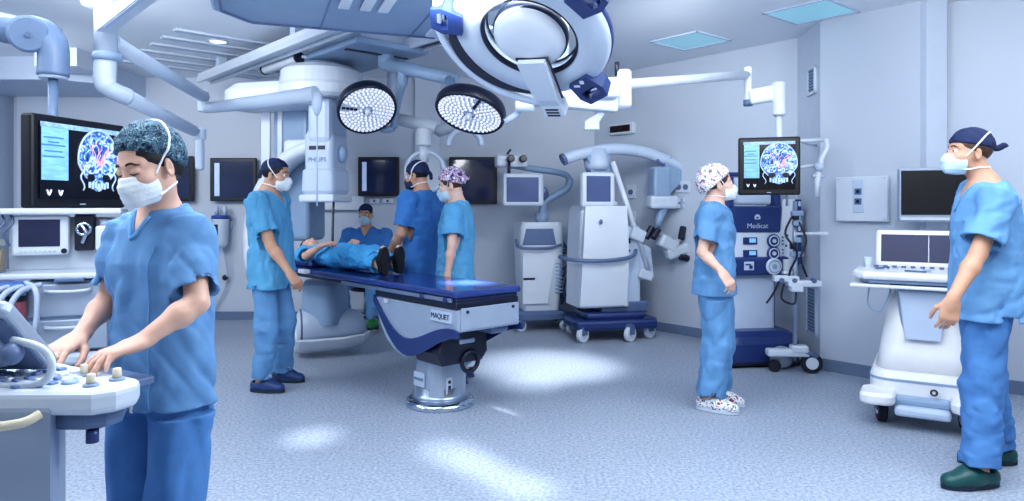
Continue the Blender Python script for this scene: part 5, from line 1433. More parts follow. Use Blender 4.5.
def microscope_tall():
    c = at(612, 206, 7.35)
    e = empty('surgical_microscope', (c.x - .03, 7.42, 0), math.radians(14), 'tall white surgical microscope on a navy wheeled base with an overhead arm', 'microscope')
    mb = MB(); pts = [(-.44, -.30), (.40, -.34), (.46, -.22), (.46, .22), (.40, .30), (-.38, .28), (-.46, .12), (-.46, -.20)]
    mb.prism(pts, .10, Matrix.Translation((0, 0, .17)), bev=.03); mb.prism([(x * .72, y * .8) for x, y in pts], .08, Matrix.Translation((0, 0, .25)), bev=.03); mb.build('base', NAVYP, e)
    for x, y in ((-.38, -.26), (.10, -.34), (.38, -.20), (-.32, .24), (.36, .22)): castor(e, x, y, .078, .05, rz=.5, rim=WHITE, hub=PALE)
    MB().box((.12, .0, .33), (.52, .36, .12), bev=.02).build('plinth', GREYD, e)
    # curved front cover
    fr = []
    for i in range(13):
        t = i / 12; z = .36 + 1.02 * t; y = -.24 - .05 * math.sin(PI * t); x0 = -.40 + .06 * t ** 2; x1 = .10 + .0 * t
        fr.append([(x0, y, z), (x1, y - .02, z), (x1, y + .05, z), (x0, y + .07, z)])
    f = MB(); f.loft(fr, smooth=False); fo = f.build('front_cover', WHITE, e)
    MB().ball((-.20, -.305, 1.22), (.02, .012, .026), seg=8).build('emblem', GREYD, fo)
    mb = MB(); mb.loft([[(-.12 + x, y + .02, z) for x, y in rrect(.50 + k, .48, .06, 3)] for z, k in ((.34, .06), (.9, .04), (1.32, .0), (1.38, -.06))], smooth=False); mb.build('cabinet', WHITE2, e)
    MB().box((.20, .03, .72), (.20, .40, .90), bev=.03).build('rear_module', PALE, e)
    mb = MB(); mb.box((.135, -.225, 1.02), (.03, .03, .05)); mb.box((.135, -.225, .92), (.02, .03, .02)); mb.build_each('side_switch', NAVYD, e)
    mb = MB(); mb.tube(smooth_path([(-.58, -.12, .86), (-.50, -.30, .84), (-.2, -.36, .83), (.10, -.34, .86), (.22, -.22, .92)]), .020, seg=8); mb.build('push_handle', GREYD, e)
    m = MB().box((-.20, -.20, 1.545), (.36, .10, .36), bev=.03).build('monitor', WHITE, e)
    MB().box((-.205, -.252, 1.555), (.26, .006, .26), bev=.003).build('display', SCREEN_P, m)
    MB().box((-.10, -.12, 1.40), (.26, .16, .06), bev=.02).build('monitor_neck', PALE, e)
    # overhead beam
    MB().lathe([(0, -.10), (.12, -.10), (.13, -.05), (.11, .12), (0, .12)], Matrix.Translation((-.14, -.02, 1.86)), seg=24).build('pivot_hub', PALE, e)
    MB().prism([(-.20, 1.70), (.04, 1.70), (.0, 1.92), (-.26, 1.92)], .16, face_frame((-.02, -.02, 0), (0, -1, 0)), bev=.02).build('yoke', GREYB, e)
    mb = MB(); path = smooth_path([(-.52, -.05, 1.86), (-.30, -.05, 1.93), (.05, -.05, 1.98), (.40, -.05, 1.95), (.72, -.05, 1.84), (.88, -.05, 1.76)], 6)
    mb.tube(path, .062, seg=14, flat=(0, 1, 0, .9)); mb.build('beam', PALE, e)
    MB().cyl((-.53, -.05, 1.855), (-.50, -.05, 1.87), .064, seg=16).build('beam_cap', GREYD, e)
    # strut and counterweight
    MB().tube([(-.02, -.17, 1.84), (.38, -.17, .72)], .028, seg=10).build('strut', WHITE, e)
    MB().prism([(.16, .82), (.34, .98), (.42, .94), (.46, .62), (.20, .58)], .22, face_frame((0, -.05, 0), (0, -1, 0)), bev=.02).build('counterweight', PALE, e)
    MB().box((.25, -.18, 1.08), (.16, .10, .13), bev=.02, R=Matrix.Rotation(.4, 3, 'Y')).build('drive_block', WHITE2, e)
    MB().box((.34, -.17, .66), (.16, .10, .10), bev=.02, R=Matrix.Rotation(.3, 3, 'Y')).build('lower_block', WHITE2, e)
    # optics
    h = MB(); h.box((.56, -.06, 1.62), (.20, .18, .36), bev=.03); ho = h.build('optics_column', GREYB, e)
    MB().box((.58, -.08, 1.42), (.32, .16, .14), bev=.03).build('optics_body', WHITE2, ho)
    MB().prism([(.60, 1.86), (.88, 1.74), (.80, 1.62), (.66, 1.50)], .12, face_frame((0, -.05, 0), (0, -1, 0)), bev=.02).build('optics_web', GREYB, ho)
    MB().cyl((.92, -.05, 1.80), (.98, -.05, 1.83), .06, seg=18, bev=.01).build('focus_knob', GREYD, ho)
    MB().torus((.60, -.08, 1.90), .075, .018, axis=(0, 1, 0), seg=20, arc=(0, PI)).build('cable_arch', GREYD, e)
    MB().tube([(.60, -.08, 1.36), (.54, -.09, 1.22), (.52, -.1, 1.16)], [.05, .04, .035], seg=10).build('neck', GREYB, e)
    b = MB(); b.box((.62, -.12, .98), (.22, .14, .14), bev=.03, R=Matrix.Rotation(.5, 3, 'Y')); b.box((.74, -.12, .90), (.28, .13, .12), bev=.03, R=Matrix.Rotation(-.3, 3, 'Y')); bo = b.build('binocular_body', WHITE2, e)
    mb = MB()
    for p, q in (((.44, -.14, 1.16), (.36, -.16, 1.04)), ((.50, -.17, 1.14), (.42, -.19, 1.04)), ((.80, -.14, 1.16), (.76, -.16, 1.02)), ((.86, -.16, 1.12), (.93, -.17, 1.06)), ((1.0, -.14, 1.04), (1.08, -.15, .94)), ((1.08, -.18, 1.06), (1.12, -.18, .98)), ((.74, -.18, .84), (.84, -.18, .82))):
        mb.cyl(p, q, .036, seg=12, bev=.008)
    mb.build_each('eyepiece', NAVYD, bo)
    mb = MB()
    for p, q in (((.55, -.12, 1.08), (.48, -.14, 1.14)), ((.72, -.12, .98), (.82, -.14, 1.10)), ((.84, -.12, .95), (1.04, -.14, 1.0)), ((.62, -.12, 1.05), (.76, -.13, .92))): mb.tube([p, q], .03, seg=8)
    mb.build_each('link_arm', WHITE, bo)
    mb = MB()
    for x in (.74, .82):
        for z in (1.38, 1.44): mb.box((x, -.12, z), (.05, .05, .045), bev=.008)
    mb.build_each('socket_block', PALE, ho)
    return e

def heart_tower():
    e = empty('pump_tower', (at(757, 206, 6.28).x - .06, 6.28, 0), math.radians(8), 'blue and white wheeled pump tower with rows of dials under a navy badge panel', 'medical tower')
    mb = MB(); mb.loft([[(x * a, y * a, z) for x, y in rrect(.66, .62, .10, 5)] for z, a in ((.02, .98), (.05, 1.0), (.20, 1.0), (.26, .95), (.30, .74))], smooth=False); mb.build('base', NAVYP, e)
    MB().box((0, -.02, .035), (.68, .60, .03), bev=.012).build('bumper', NAVYD, e)
    mb = MB()
    for x in (-.24, .24):
        for y in (-.2, .2): mb.cyl((x - .02, y, .03), (x + .02, y, .03), .03, seg=14)
    mb.build_each('wheel', NAVYD, e)
    MB().box((-.03, .06, .60), (.44, .30, .66), bev=.03).build('column', PALE, e)
    MB().box((.19, .04, .60), (.02, .22, .6), bev=.004).build('column_edge', GREYD, e)
    ft = MB().ball((.10, -.36, .10), (.10, .085, .095), seg=12).build('foot_drum', SILVER, e)
    # dial unit
    MB().box((0, .02, 1.0), (.52, .34, .34), bev=.02).build('dial_housing', WHITE2, e)
    low = MB().box((0, -.01, .855), (.54, .36, .16), bev=.02).build('lower_drawer', NAVYP, e)
    def dial(x, z, par, r=.06, dark=True):
        k = MB().cyl((x, -.155 if dark else -.20, z), (x, -.18 if dark else -.225, z), r, seg=28, bev=.006).build('dial', NAVYP if dark else WHITE2, par)
        y = -.182 if dark else -.227
        mb = MB(); mb.torus((x, y, z), r * .72, .006, axis=(0, 1, 0), seg=24, rs=6); mb.cyl((x, y - .006, z), (x, y + .002, z), r * .3, seg=14); mb.build('dial_scale', PALE if dark else GREYB, k)
    for z in (1.075, .965):
        dial(.13, z, e)
        w = MB().box((-.08, -.155, z), (.13, .01, .062), bev=.004).build('readout', NAVYP, e)
        MB().box((-.06, -.161, z + .004), (.06, .004, .036)).build('readout_display', SCREEN_UI, w)
        b = MB()
        for i in range(3): b.cyl((.225, -.158, z - .03 + .03 * i), (.225, -.15, z - .03 + .03 * i), .009, seg=8)
        b.build_each('button', GREYD, e)
    dial(.11, .855, low, .072, False)
    mb = MB(); mb.box((-.11, -.194, .86), (.09, .008, .075), bev=.003); mb.build('drawer_label', PALE, low)
    mb = MB(); mb.box((-.12, -.200, .872), (.05, .004, .012)); mb.box((-.095, -.200, .85), (.03, .004, .03)); mb.build('drawer_print', NAVYP, low)
    mb = MB(); mb.box((.23, -.2, .86), (.05, .05, .11), bev=.01); mb.box((.235, -.2, .80), (.09, .06, .03), bev=.01); mb.build('cable_clamp', WHITE, low)
    # badge panel leaning back, screen hood above it
    pr = [(-.25, 1.13), (.21, 1.13), (.22, 1.38), (-.23, 1.38)]
    b = MB().prism(pr, .10, Matrix.Translation((0, -.10, 0)) @ frame(Vector((0, 0, 0)), (1, 0, 0), (0, 0, 1), (0, -1, 0)), bev=.015).build('badge_panel', NAVYP, e)
    text('lettering', 'Medicat', face_frame((-.01, -.154, 1.205), (0, -1, 0)), .062, PALE, b)
    mb = MB()
    for k in range(5):
        a = PI * (k + .5) / 5; mb.box((-.01 + .022 * math.cos(a), -.153, 1.275 + .022 * math.sin(a)), (.010, .004, .022))
    mb.box((-.01, -.153, 1.268), (.05, .004, .008)); mb.build('emblem', PALE, b)
    MB().box((-.01, .0, 1.51), (.38, .10, .24), bev=.02).build('hood_screen', PALE, e)
    mb = MB()
    for x in (-.23, .21): mb.box((x, -.02, 1.50), (.05, .18, .28), bev=.012)
    mb.box((-.01, .02, 1.66), (.46, .16, .04), bev=.012); mb.build('hood_frame', NAVYP, e)
    # slanted side shield
    sp = MB(); sp.prism([(.17, .83), (.36, .83), (.36, 1.44), (.25, 1.44)], .05, Matrix.Translation((0, -.10, 0)) @ frame(Vector((0, 0, 0)), (1, 0, 0), (0, 0, 1), (0, -1, 0)), bev=.01); so = sp.build('side_shield', WHITE, e)
    MB().box((.385, -.06, 1.15), (.06, .16, .58), bev=.012).build('shield_edge', NAVYP, so)
    mb = MB()
    for z in (1.40, 1.28, 1.18): mb.box((.388, -.146, z), (.022, .006, .045), bev=.002)
    mb.build_each('edge_light', PALE, so)
    mb = MB()
    for x, z in ((.25, 1.08), (.27, 1.03), (.25, .97), (.28, 1.12)): mb.cyl((x, -.135, z), (x, -.12, z), .010, seg=8)
    mb.build_each('shield_button', NAVYP, so)
    return e

def drip_stand():
    b = onfloor(795, 372.5); 
    e = empty('equipment_stand', (b.x, b.y, 0), math.radians(-10), 'thin white wheeled equipment stand with clamps beside the blue tower', 'stand')
    MB().cyl((0, 0, .10), (0, 0, 1.42), .019, seg=14).build('pole', STEEL, e)
    mb = MB(); mb.box((-.06, 0, .165), (.34, .10, .06), bev=.015, rz=.1); mb.box((.03, 0, .20), (.14, .10, .06), bev=.015); ft = mb.build('foot', WHITE, e)
    w = MB(); w.cyl((.13, -.025, .085), (.13, .025, .085), .085, seg=28, bev=.01); wo = w.build('wheel', RUBBER, e)
    MB().cyl((.13, -.030, .085), (.13, .030, .085), .05, seg=24).build('wheel_rim', WHITE, wo)
    mb = MB(); mb.cyl((-.16, -.02, .05), (-.16, .02, .05), .05, seg=20, bev=.006); mb.build('wheel', RUBBER, e)
    mb = MB(); mb.box((.10, -.0, .17), (.16, .08, .03), bev=.01, R=Matrix.Rotation(.4, 3, 'Y')); mb.build('fork', GREYD, e)
    mb = MB(); mb.box((-.08, -.03, .78), (.20, .10, .05), bev=.01); mb.box((.06, -.03, .745), (.26, .11, .05), bev=.01); mb.box((.0, -.03, .72), (.10, .12, .09), bev=.015); mb.build('shelf_clamp', WHITE, e)
    mb = MB()
    for x in (-.12, -.02, .13): mb.cyl((x, -.09, .77), (x, -.03, .77), .02, seg=12)
    mb.build_each('clamp_knob', GREYD, e)
    mb = MB()
    for z, s in ((1.32, .09), (1.24, .07), (.98, .10), (1.10, .06)): mb.box((.01, -.02, z), (s, .07, .045), bev=.01)
    mb.build_each('pole_clamp', GREYB, e)
    mb = MB(); mb.box((0, -.02, 1.30), (.05, .05, .06)); mb.box((-.02, -.03, 1.05), (.05, .05, .05)); mb.build_each('dark_clamp', NAVYD, e)
    mb = MB(); mb.cyl((0, -.02, 1.15), (.24, -.02, 1.155), .012, seg=10); mb.box((.20, -.02, 1.155), (.10, .03, .025), bev=.006); mb.build('side_arm', WHITE, e)
    mb = MB()
    mb.tube(smooth_path([(-.03, -.05, 1.3), (-.09, -.07, 1.15), (.0, -.08, 1.0), (-.05, -.06, .85), (-.06, -.05, .76)]), .009, seg=6)
    mb.tube(smooth_path([(-.14, -.08, .76), (-.19, -.09, .66), (-.24, -.08, .58)]), .009, seg=6)
    mb.tube(smooth_path([(.02, -.05, 1.25), (.07, -.07, 1.1), (.03, -.08, .95), (.08, -.06, .8)]), .009, seg=6)
    mb.tube(smooth_path([(-.10, -.07, .74), (-.12, -.08, .62), (-.02, -.07, .58), (.0, -.04, .70)]), .009, seg=6); mb.build_each('cable', NAVYD, e)
    # white wall arm with a hanging handset beside the monitor
    p = at(797, 152, 5.55)
    e = empty('handset_arm', p, 0, 'white wall arm with a curved hose and hanging handset right of the scan monitor', 'arm')
    I = lambda q: tuple(Vector(q) - p)
    MB().tube([I(at(786, 141, 5.55)), I(at(825, 140, 5.55))], .014, seg=10).build('top_bar', WHITE, e)
    MB().tube([I(at(786, 169, 5.55)), I(at(818, 165, 5.55))], .014, seg=10).build('lower_bar', WHITE, e)
    MB().cyl(I(at(787, 138, 5.55)), I(at(787, 174, 5.55)), .012, seg=10).build('upright', WHITE, e)
    MB().tube([I(q) for q in smooth_path([at(826, 140, 5.55), at(827, 148, 5.5), at(822, 158, 5.5), at(820, 168, 5.5)])], .020, seg=10).build('hose', WHITE, e)
    MB().ball(I(at(819, 167, 5.5)), .038, seg=10).build('swivel', PALE, e)
    MB().cyl(I(at(818, 172, 5.5)), I(at(816, 197, 5.5)), .026, .018, seg=14).build('handset', WHITE, e)
    MB().cyl(I(at(812, 176, 5.5)), I(at(824, 176, 5.5)), .018, seg=10).build('handset_grip', PALE, e)
    q = at(800, 150, 5.55); MB().tube([I(at(800, 141, 5.55)), I((2.58, 5.95, at(800, 141, 5.55).z))], .014, seg=8).build('wall_bracket', PALE, e)
    t = at(787, 174, 5.55); MB().cyl(I(t), I((t.x, t.y, 1.38)), .010, seg=8).build('drop_rod', STEEL, e)

def ultrasound_right():
    c = onfloor(917, 419)
    e = empty('ultrasound_machine', (c.x + .10, c.y + .10, 0), math.radians(-31), 'white ultrasound machine with wide keyboard and slanted dark screen by the right wall', 'ultrasound machine')
    WARM = mat('plastic_warm_white', '#e6e8ec', .35, var=.02, coat=.15)
    # base
    mb = MB(); mb.loft([[(x * a, y * b + .03, z) for x, y in rrect(.60, .74, .12, 5)] for z, a, b in ((.13, .96, .97), (.16, 1.0, 1.0), (.29, 1.0, 1.0), (.33, .95, .96))], smooth=False); mb.build('base', WARM, e)
    mb = MB(); mb.loft([[(x * a, y * b + .03, z) for x, y in rrect(.604, .744, .12, 5)] for z, a, b in ((.272, 1.0, 1.0), (.288, 1.0, 1.0))], smooth=False); mb.build('base_joint', GREYB, e)
    for s in (-1, 1):
        mb = MB(); mb.loft([[(s * .245 + x * a, y * a - .40, z) for x, y in rrect(.20, .26, .07, 5)] for z, a in ((.155, .94), (.17, 1.0), (.205, 1.0), (.225, .86))], smooth=False); mb.build('foot_rest', WARM, e)
    MB().box((0, -.39, .12), (.30, .18, .06), bev=.02).build('brake_pedal', PALE, e)
    MB().box((0, -.36, .17), (.30, .12, .05), bev=.015).build('pedal_cover', GREYB, e)
    for x, y in ((-.23, -.30), (.23, -.30), (-.24, .32), (.26, .32)):
        f = castor(e, x, y, .082, .05, rz=PI / 2 + .25, rim=RUBBER, hub=WARM)
    MB().torus((0.06, -.372, .235), .016, .006, axis=(0, 1, 0), seg=16, rs=6).build('emblem', NAVYD, e)
    # body
    mb = MB(); mb.loft([[(x, y + .05, z) for x, y in rrect(w, d, .12, 5)] for z, w, d in ((.31, .54, .66), (.45, .50, .60), (.66, .43, .50), (.80, .38, .42))], smooth=True); mb.build('body', WARM, e)
    mb = MB(); mb.loft([[(x, y - .14, z) for x, y in rrect(w, d, .06, 4)] for z, w, d in ((.50, .20, .16), (.55, .24, .19), (.70, .27, .22), (.86, .30, .24))], smooth=False); mb.build('front_well', GREYB, e)
    MB().prism([(-.135, .84), (.135, .84), (.10, .53), (-.10, .53)], .02, face_frame((0, -.262, 0), (0, -1, 0)), bev=.01).build('front_panel', PALE, e)
    mb = MB()
    for i in range(3): mb.box((.20, -.10 + .05 * i, .74), (.05, .035, .12), bev=.01)
    mb.build_each('probe_port', GREYD, e)
    MB().lathe([(0, .78), (.16, .78), (.18, .84), (.20, .90), (0, .90)], Matrix.Translation((0, .02, 0)), seg=32).build('neck', WARM, e)
    # keyboard console
    prof = [(-.40, -.18), (-.33, -.29), (.33, -.29), (.40, -.18), (.40, .16), (.30, .26), (-.30, .26), (-.40, .16)]
    mb = MB(); mb.prism(prof, .05, Matrix.Translation((0, -.08, .935)), bev=.02); con = mb.build('console', WARM, e)
    mb = MB(); mb.prism([(x * .9, y * .88) for x, y in prof], .03, Matrix.Translation((0, -.08, .90)), bev=.01); mb.build('console_underside', GREYB, e)
    mb = MB(); mb.box((-.06, -.12, .868), (.70, .46, .022), bev=.008); mb.build('keyboard_tray', WARM, e)
    mb = MB(); mb.box((.08, -.15, .885), (.52, .36, .012)); mb.build('tray_gap', NAVYD, e)
    mb = MB()
    for i in range(11): mb.cyl((-.28 + .055 * i, .055, .958), (-.28 + .055 * i, .055, .974), .014, seg=12)
    mb.build_each('knob', GREYD, con)
    mb = MB()
    for i in range(9):
        for j in range(3): mb.box((-.22 + .034 * i, -.02 - .034 * j, .962), (.024, .022, .008), bev=.003)
    mb.build_each('key', PALE, con)
    MB().ball((.02, -.20, .958), (.032, .032, .014), seg=10).build('trackball', GREYB, con)
    mb = MB(); mb.tube([(-.27, -.14, .968), (-.20, -.06, .966)], .008, seg=6); mb.tube([(-.10, -.24, .966), (.02, -.27, .966)], .006, seg=6); mb.build_each('pen', GREYD, con)
    # monitor
    R = Matrix.Rotation(math.radians(-14), 3, 'X')
    m = MB().box((.03, .16, 1.085), (.64, .05, .26), bev=.02, R=R).build('monitor', WARM, e)
    MB().box((.03, .134, 1.09), (.57, .006, .19), R=R).build('display', mat('screen_ultrasound', '#232a50', .45, var=.12, scale=3, emit=.10), m)
    MB().box((.03, .131, 1.09), (.006, .004, .19), R=R).build('display_seam', SCREEN_P, m)
    MB().box((0, .17, .97), (.30, .10, .06), bev=.02).build('monitor_neck', WARM, e)
    # probe and holder, cable
    pb = MB(); pb.tube(smooth_path([(.16, -.19, .985), (.22, -.20, .990), (.30, -.21, .988)]), [.026] * 3 + [.017] * 8 + [.020] * 2, seg=12); po = pb.build('probe', mat('probe_plum', '#7d3f63', .4), None)
    po.matrix_world = e.matrix_basis.copy(); tag(po, 'plum-coloured ultrasound probe lying on the right-hand keyboard', 'probe')
    mb = MB(); mb.lathe([(.022, .96), (.028, 1.03), (.022, 1.03), (.018, .965)], Matrix.Translation((-.33, .02, 0)), seg=16); mb.build('gel_cup', PALE, e)
    mb = MB(); mb.tube(smooth_path([(-.30, -.24, .87), (-.31, -.25, .74), (-.24, -.25, .70), (-.19, -.24, .80), (-.18, -.2, .88)]), .006, seg=6); mb.build('probe_cable', GREYB, e)
    return e

def anaesthesia():
    e = empty('anaesthesia_machine', (at(52, 206, 6.0).x, 6.05, 0), math.radians(22), 'white anaesthesia machine with small dark screen, hoses and grey drawers behind the left monitor', 'anaesthesia machine')
    W = .92
    mb = MB(); mb.box((0, 0, .10), (W, .62, .10), bev=.03); mb.build('base', WHITE2, e)
    for x in (-.38, .38):
        for y in (-.24, .24): castor(e, x, y, .05, .04)
    MB().box((.14, .02, .46), (.62, .54, .60), bev=.03).build('cabinet', GREYB, e)
    for z0, z1 in ((.17, .44), (.45, .74)):
        d = MB().box((.14, -.262, (z0 + z1) / 2), (.58, .03, z1 - z0 - .015), bev=.012).build('drawer', SILVER, e)
        MB().tube(smooth_path([(-.02, -.28, z1 - .06), (.0, -.31, z1 - .065), (.14, -.32, z1 - .07), (.28, -.31, z1 - .065), (.30, -.28, z1 - .06)]), .014, seg=8).build('drawer_handle', WHITE, d)
    mb = MB(); mb.prism([(-.52, -.26), (.46, -.36), (.50, .28), (-.50, .28)], .05, Matrix.Translation((0, 0, .80)), bev=.015); mb.build('worktop', WHITE, e)
    MB().box((.03, .18, 1.05), (.78, .22, .46), bev=.02).build('back_panel', WHITE2, e)
    MB().box((.02, .06, 1.335), (1.00, .44, .05), bev=.015).build('top_shelf', WHITE, e)
    m = MB().box((-.10, -.02, 1.13), (.42, .10, .34), bev=.025).build('monitor', WHITE, e)
    MB().box((-.105, -.073, 1.15), (.30, .008, .23), bev=.004).build('display', SCREEN, m)
    mb = MB()
    for i in range(8): mb.box((-.24 + .035 * i, -.073, .995), (.022, .008, .016), bev=.003)
    mb.build_each('key', PALE, m)
    MB().cyl((.075, -.085, .995), (.075, -.06, .995), .022, seg=14).build('control_knob', NAVYD, m)
    MB().box((.22, .02, 1.15), (.15, .14, .32), bev=.015).build('vaporizer_bay', NAVYD, e)
    mb = MB(); mb.torus((.22, -.07, 1.18), .05, .014, axis=(0, 1, 0), seg=18); mb.tube(smooth_path([(.2, -.07, 1.22), (.24, -.09, 1.15), (.21, -.08, 1.06)]), .016, seg=8); mb.build('valve_block', CHROME, e)
    v = MB().box((.38, -.02, 1.10), (.14, .16, .22), bev=.02).build('vaporizer', WHITE, e)
    MB().cyl((.38, -.02, 1.21), (.38, -.02, 1.26), .05, seg=18).build('vaporizer_dial', PALE, v)
    mb = MB()
    for x in (-.47, -.38): mb.lathe([(0, .84), (.045, .84), (.048, .88), (.048, 1.0), (.04, 1.02), (0, 1.02)], Matrix.Translation((x, -.12, 0)), seg=16)
    mb.build_each('absorber_jar', mat('jar_amber', '#8b8374', .25, var=.1, coat=.3), e)
    mb = MB()
    for i, x in enumerate((-.50, -.44, -.37, -.31)): mb.tube(smooth_path([(x, -.1, 1.05), (x - .03, -.14, 1.15), (x + .03, -.12, 1.24), (x, -.06, 1.30)]), .010, seg=6)
    mb.build_each('gas_tube', GREYD, e)
    mb = MB()
    for x, z in ((-.49, 1.12), (-.42, 1.2), (-.36, 1.08)): mb.cyl((x, -.14, z), (x, -.09, z), .03, seg=14)
    mb.build_each('gauge', CHROME, e)
    b = MB(); b.ball((-.50, -.36, .66), (.12, .11, .17), seg=12); b.build('breathing_bag', mat('bag_green', '#2f7f74', .5, var=.1), e)
    mb = MB(); mb.box((-.24, -.34, .72), (.26, .14, .10), bev=.04); mb.build('absorber_head', mat('plastic_blue', '#3f6db8', .35), e)
    mb = MB()
    for k in range(4):
        x = -.42 + .09 * k; mb.tube(smooth_path([(x + .12, -.36, .74), (x, -.46, .70), (x - .07, -.50, .55), (x - .06, -.47, .36), (x + .02, -.40, .26)]), .022, seg=10)
    mb.tube(smooth_path([(-.14, -.36, .76), (-.05, -.44, .70), (-.04, -.46, .5), (-.08, -.42, .28)]), .022, seg=10)
    mb.build_each('breathing_hose', PALE, e)
    MB().cyl((-.20, -.36, .46), (-.20, -.36, .62), .07, seg=18, bev=.01).build('canister', mat('canister_red', '#a8606a', .35, var=.1), e)
    MB().cyl((-.20, -.36, .62), (-.20, -.36, .66), .075, seg=18).build('canister_lid', NAVYD, e)
    mb = MB(); mb.box((.16, -.31, .765), (.22, .05, .03), bev=.008); mb.build('outlet_strip', GREYD, e)
    # box standing on the shelf, cable loop behind the monitor
    k = MB().box((0, 0, .03), (.34, .22, .06), bev=.01).build('keyboard_box', WHITE2); k.matrix_world = e.matrix_basis @ Matrix.Translation((.02, .04, 1.361)); tag(k, 'low white box lying on the anaesthesia machine top shelf', 'box')
    return e

def ultrasound_front():
    c = Vector((-1.25, 1.74, 0))
    e = empty('ultrasound_machine', c, PI, 'pale grey ultrasound machine with cream knobs in the lower left corner', 'ultrasound machine')
    GREYL = mat('plastic_light_grey', '#94a2b8', .4, var=.02)
    Zc = .955
    L = lambda x, y, z=0.0: (-(x - c.x), -(y - c.y), z)
    plan = [(-.965, 1.605), (-.925, 1.635), (-.905, 1.69), (-.922, 1.735), (-1.02, 1.79), (-1.25, 1.925), (-1.45, 2.0), (-1.62, 1.95), (-1.66, 1.75), (-1.60, 1.60)]
    lp = [L(*q)[:2] for q in plan]
    mb = MB(); mb.prism(lp, .060, Matrix.Translation((0, 0, Zc - .030)), bev=.018, seg=3); con = mb.build('console', WHITE2, e)
    cx = sum(q[0] for q in lp) / len(lp); cy = sum(q[1] for q in lp) / len(lp)
    mb = MB(); mb.prism([(cx + (x - cx) * .88, cy + (y - cy) * .80) for x, y in lp], .05, Matrix.Translation((0, 0, Zc - .08)), bev=.02); mb.build('console_underside', GREYD, e)
    for px, py, r in ((84, 376, .0098), (91, 386, .0112), (117, 380, .0112)):
        d = (HC - Zc) * F / (py - CY); q = L((px - CX) / F * d, d, Zc)
        b = MB().lathe([(0, .026), (r * .82, .024), (r * .95, .011), (r, .0), (0, 0)], Matrix.Translation((q[0], q[1], Zc + .005)), seg=24).build('knob', CREAM, con)
        MB().lathe([(0, 0), (r * 1.6, .0), (r * 1.5, .006), (0, .006)], Matrix.Translation((q[0], q[1], Zc)), seg=24).build('knob_collar', GREYB, b)
    kb = mat('key_blue_grey', '#6c86b4', .4, var=.1); rng = random.Random(2); mb = MB(); mw = MB()
    ax = Vector((-.86, .5, 0)); ay = Vector((-.5, -.86, 0)); o = Vector((-1.06, 1.775, 0))
    for i in range(15):
        for j in range(6):
            q = o + ax * (.034 * i - .02) + ay * (.020 + .030 * j)
            if q.y < 1.63 or rng.random() < .3 or q.x > -1.0 : continue
            l = L(q.x, q.y, Zc + .002)
            (mb if rng.random() < .6 else mw).box(l, (.021, .014 if rng.random() < .7 else .021, .009), rz=-.52 + rng.uniform(-.1, .1), bev=.003)
    mb.build_each('key', kb, con); mw.build_each('white_key', WHITE, con)
    l = L(-1.06, 1.68, Zc); MB().ball(l, (.020, .020, .010), seg=12).build('trackball', GREYB, con)
    l = L(-.995, 1.66, 0); MB().cyl((l[0], l[1], Zc - .105), (l[0], l[1], Zc - .135), .014, seg=14).build('underside_latch', NAVYP, e)
    MB().prism([L(*q)[:2] for q in ((-.97, 1.80), (-1.20, 1.94), (-1.18, 1.99), (-.95, 1.86))], .02, Matrix.Translation((0, 0, Zc - .035)), bev=.004).build('wrist_rest', GREYD, e)
    # cabinet
    cp = [L(*q)[:2] for q in ((-1.056, 1.60), (-1.075, 1.66), (-1.25, 1.96), (-1.62, 1.93), (-1.62, 1.60))]
    mb = MB(); mb.prism(cp, .76, Matrix.Translation((0, 0, .54)), bev=.012); cab = mb.build('cabinet', GREYL, e)
    mb = MB(); mb.prism([(x * 1.04, y * 1.04) for x, y in cp], .10, Matrix.Translation((0, 0, .12)), bev=.03); mb.build('base', GREYB, e)
    for x, y in ((-1.15, 1.65), (-1.55, 1.65), (-1.3, 1.9), (-1.55, 1.9)):
        l = L(x, y); castor(e, l[0], l[1], .05, .04)
    MB().tube(smooth_path([L(-1.36, 1.595, .895), L(-1.30, 1.568, .888), L(-1.18, 1.565, .885), L(-1.10, 1.57, .893), L(-1.075, 1.595, .906)]), .011, seg=10).build('grab_rail', CREAM, cab)
    # tilted monitor, its back to the viewer
    b0, t0 = Vector(L(-1.165, 1.80, .972)), Vector(L(-1.150, 1.595, 1.155)); up = (t0 - b0); H = up.length; up.normalize()
    lx = Vector((1, 0, 0)); nb = lx.cross(up).normalized()
    W = .46; o = b0 + up * H / 2 + lx * W / 2
    M = frame(o, lx, up, nb)
    mb = MB(); mb.prism(rrect(W, H, .03, 5), .036, M, bev=.012, seg=3); mo = mb.build('monitor', SILVER, e)
    sgn = 1 if nb.y > 0 else -1       # local +y is towards the viewer, so the lit side is the other one
    MB().prism(rrect(W - .05, H - .05, .01, 3), .004, Matrix.Translation(-nb * sgn * .0185) @ M).build('display', SCREEN, mo)
    MB().prism(rrect(W - .12, H - .11, .04, 4), .03, Matrix.Translation(nb * sgn * .028) @ M, bev=.012).build('rear_cover', GREYB, mo)
    MB().prism(rrect(W - .03, H - .03, .03, 4), .006, Matrix.Translation(nb * sgn * .019) @ M, bev=.002).build('rear_joint', GREYD, mo)
    k = Vector(L(*at(11, 354, 1.62))); MB().ball(k, (.026, .026, .026), seg=10).build('hinge_knob', GREYD, mo)
    pts = [Vector(L(*at(*q))) for q in ((12, 340, 1.63), (34, 345, 1.63), (47, 353, 1.64), (52, 367, 1.64), (45, 381, 1.64), (22, 386, 1.64), (-10, 386, 1.65))]
    MB().tube(smooth_path(pts), .009, seg=10).build('support_loop', WHITE2, e)
    l = L(-1.34, 1.78, Zc - .02); MB().cyl(l, (l[0], l[1], Zc + .10), .03, seg=16).build('monitor_post', GREYD, e)
    return e

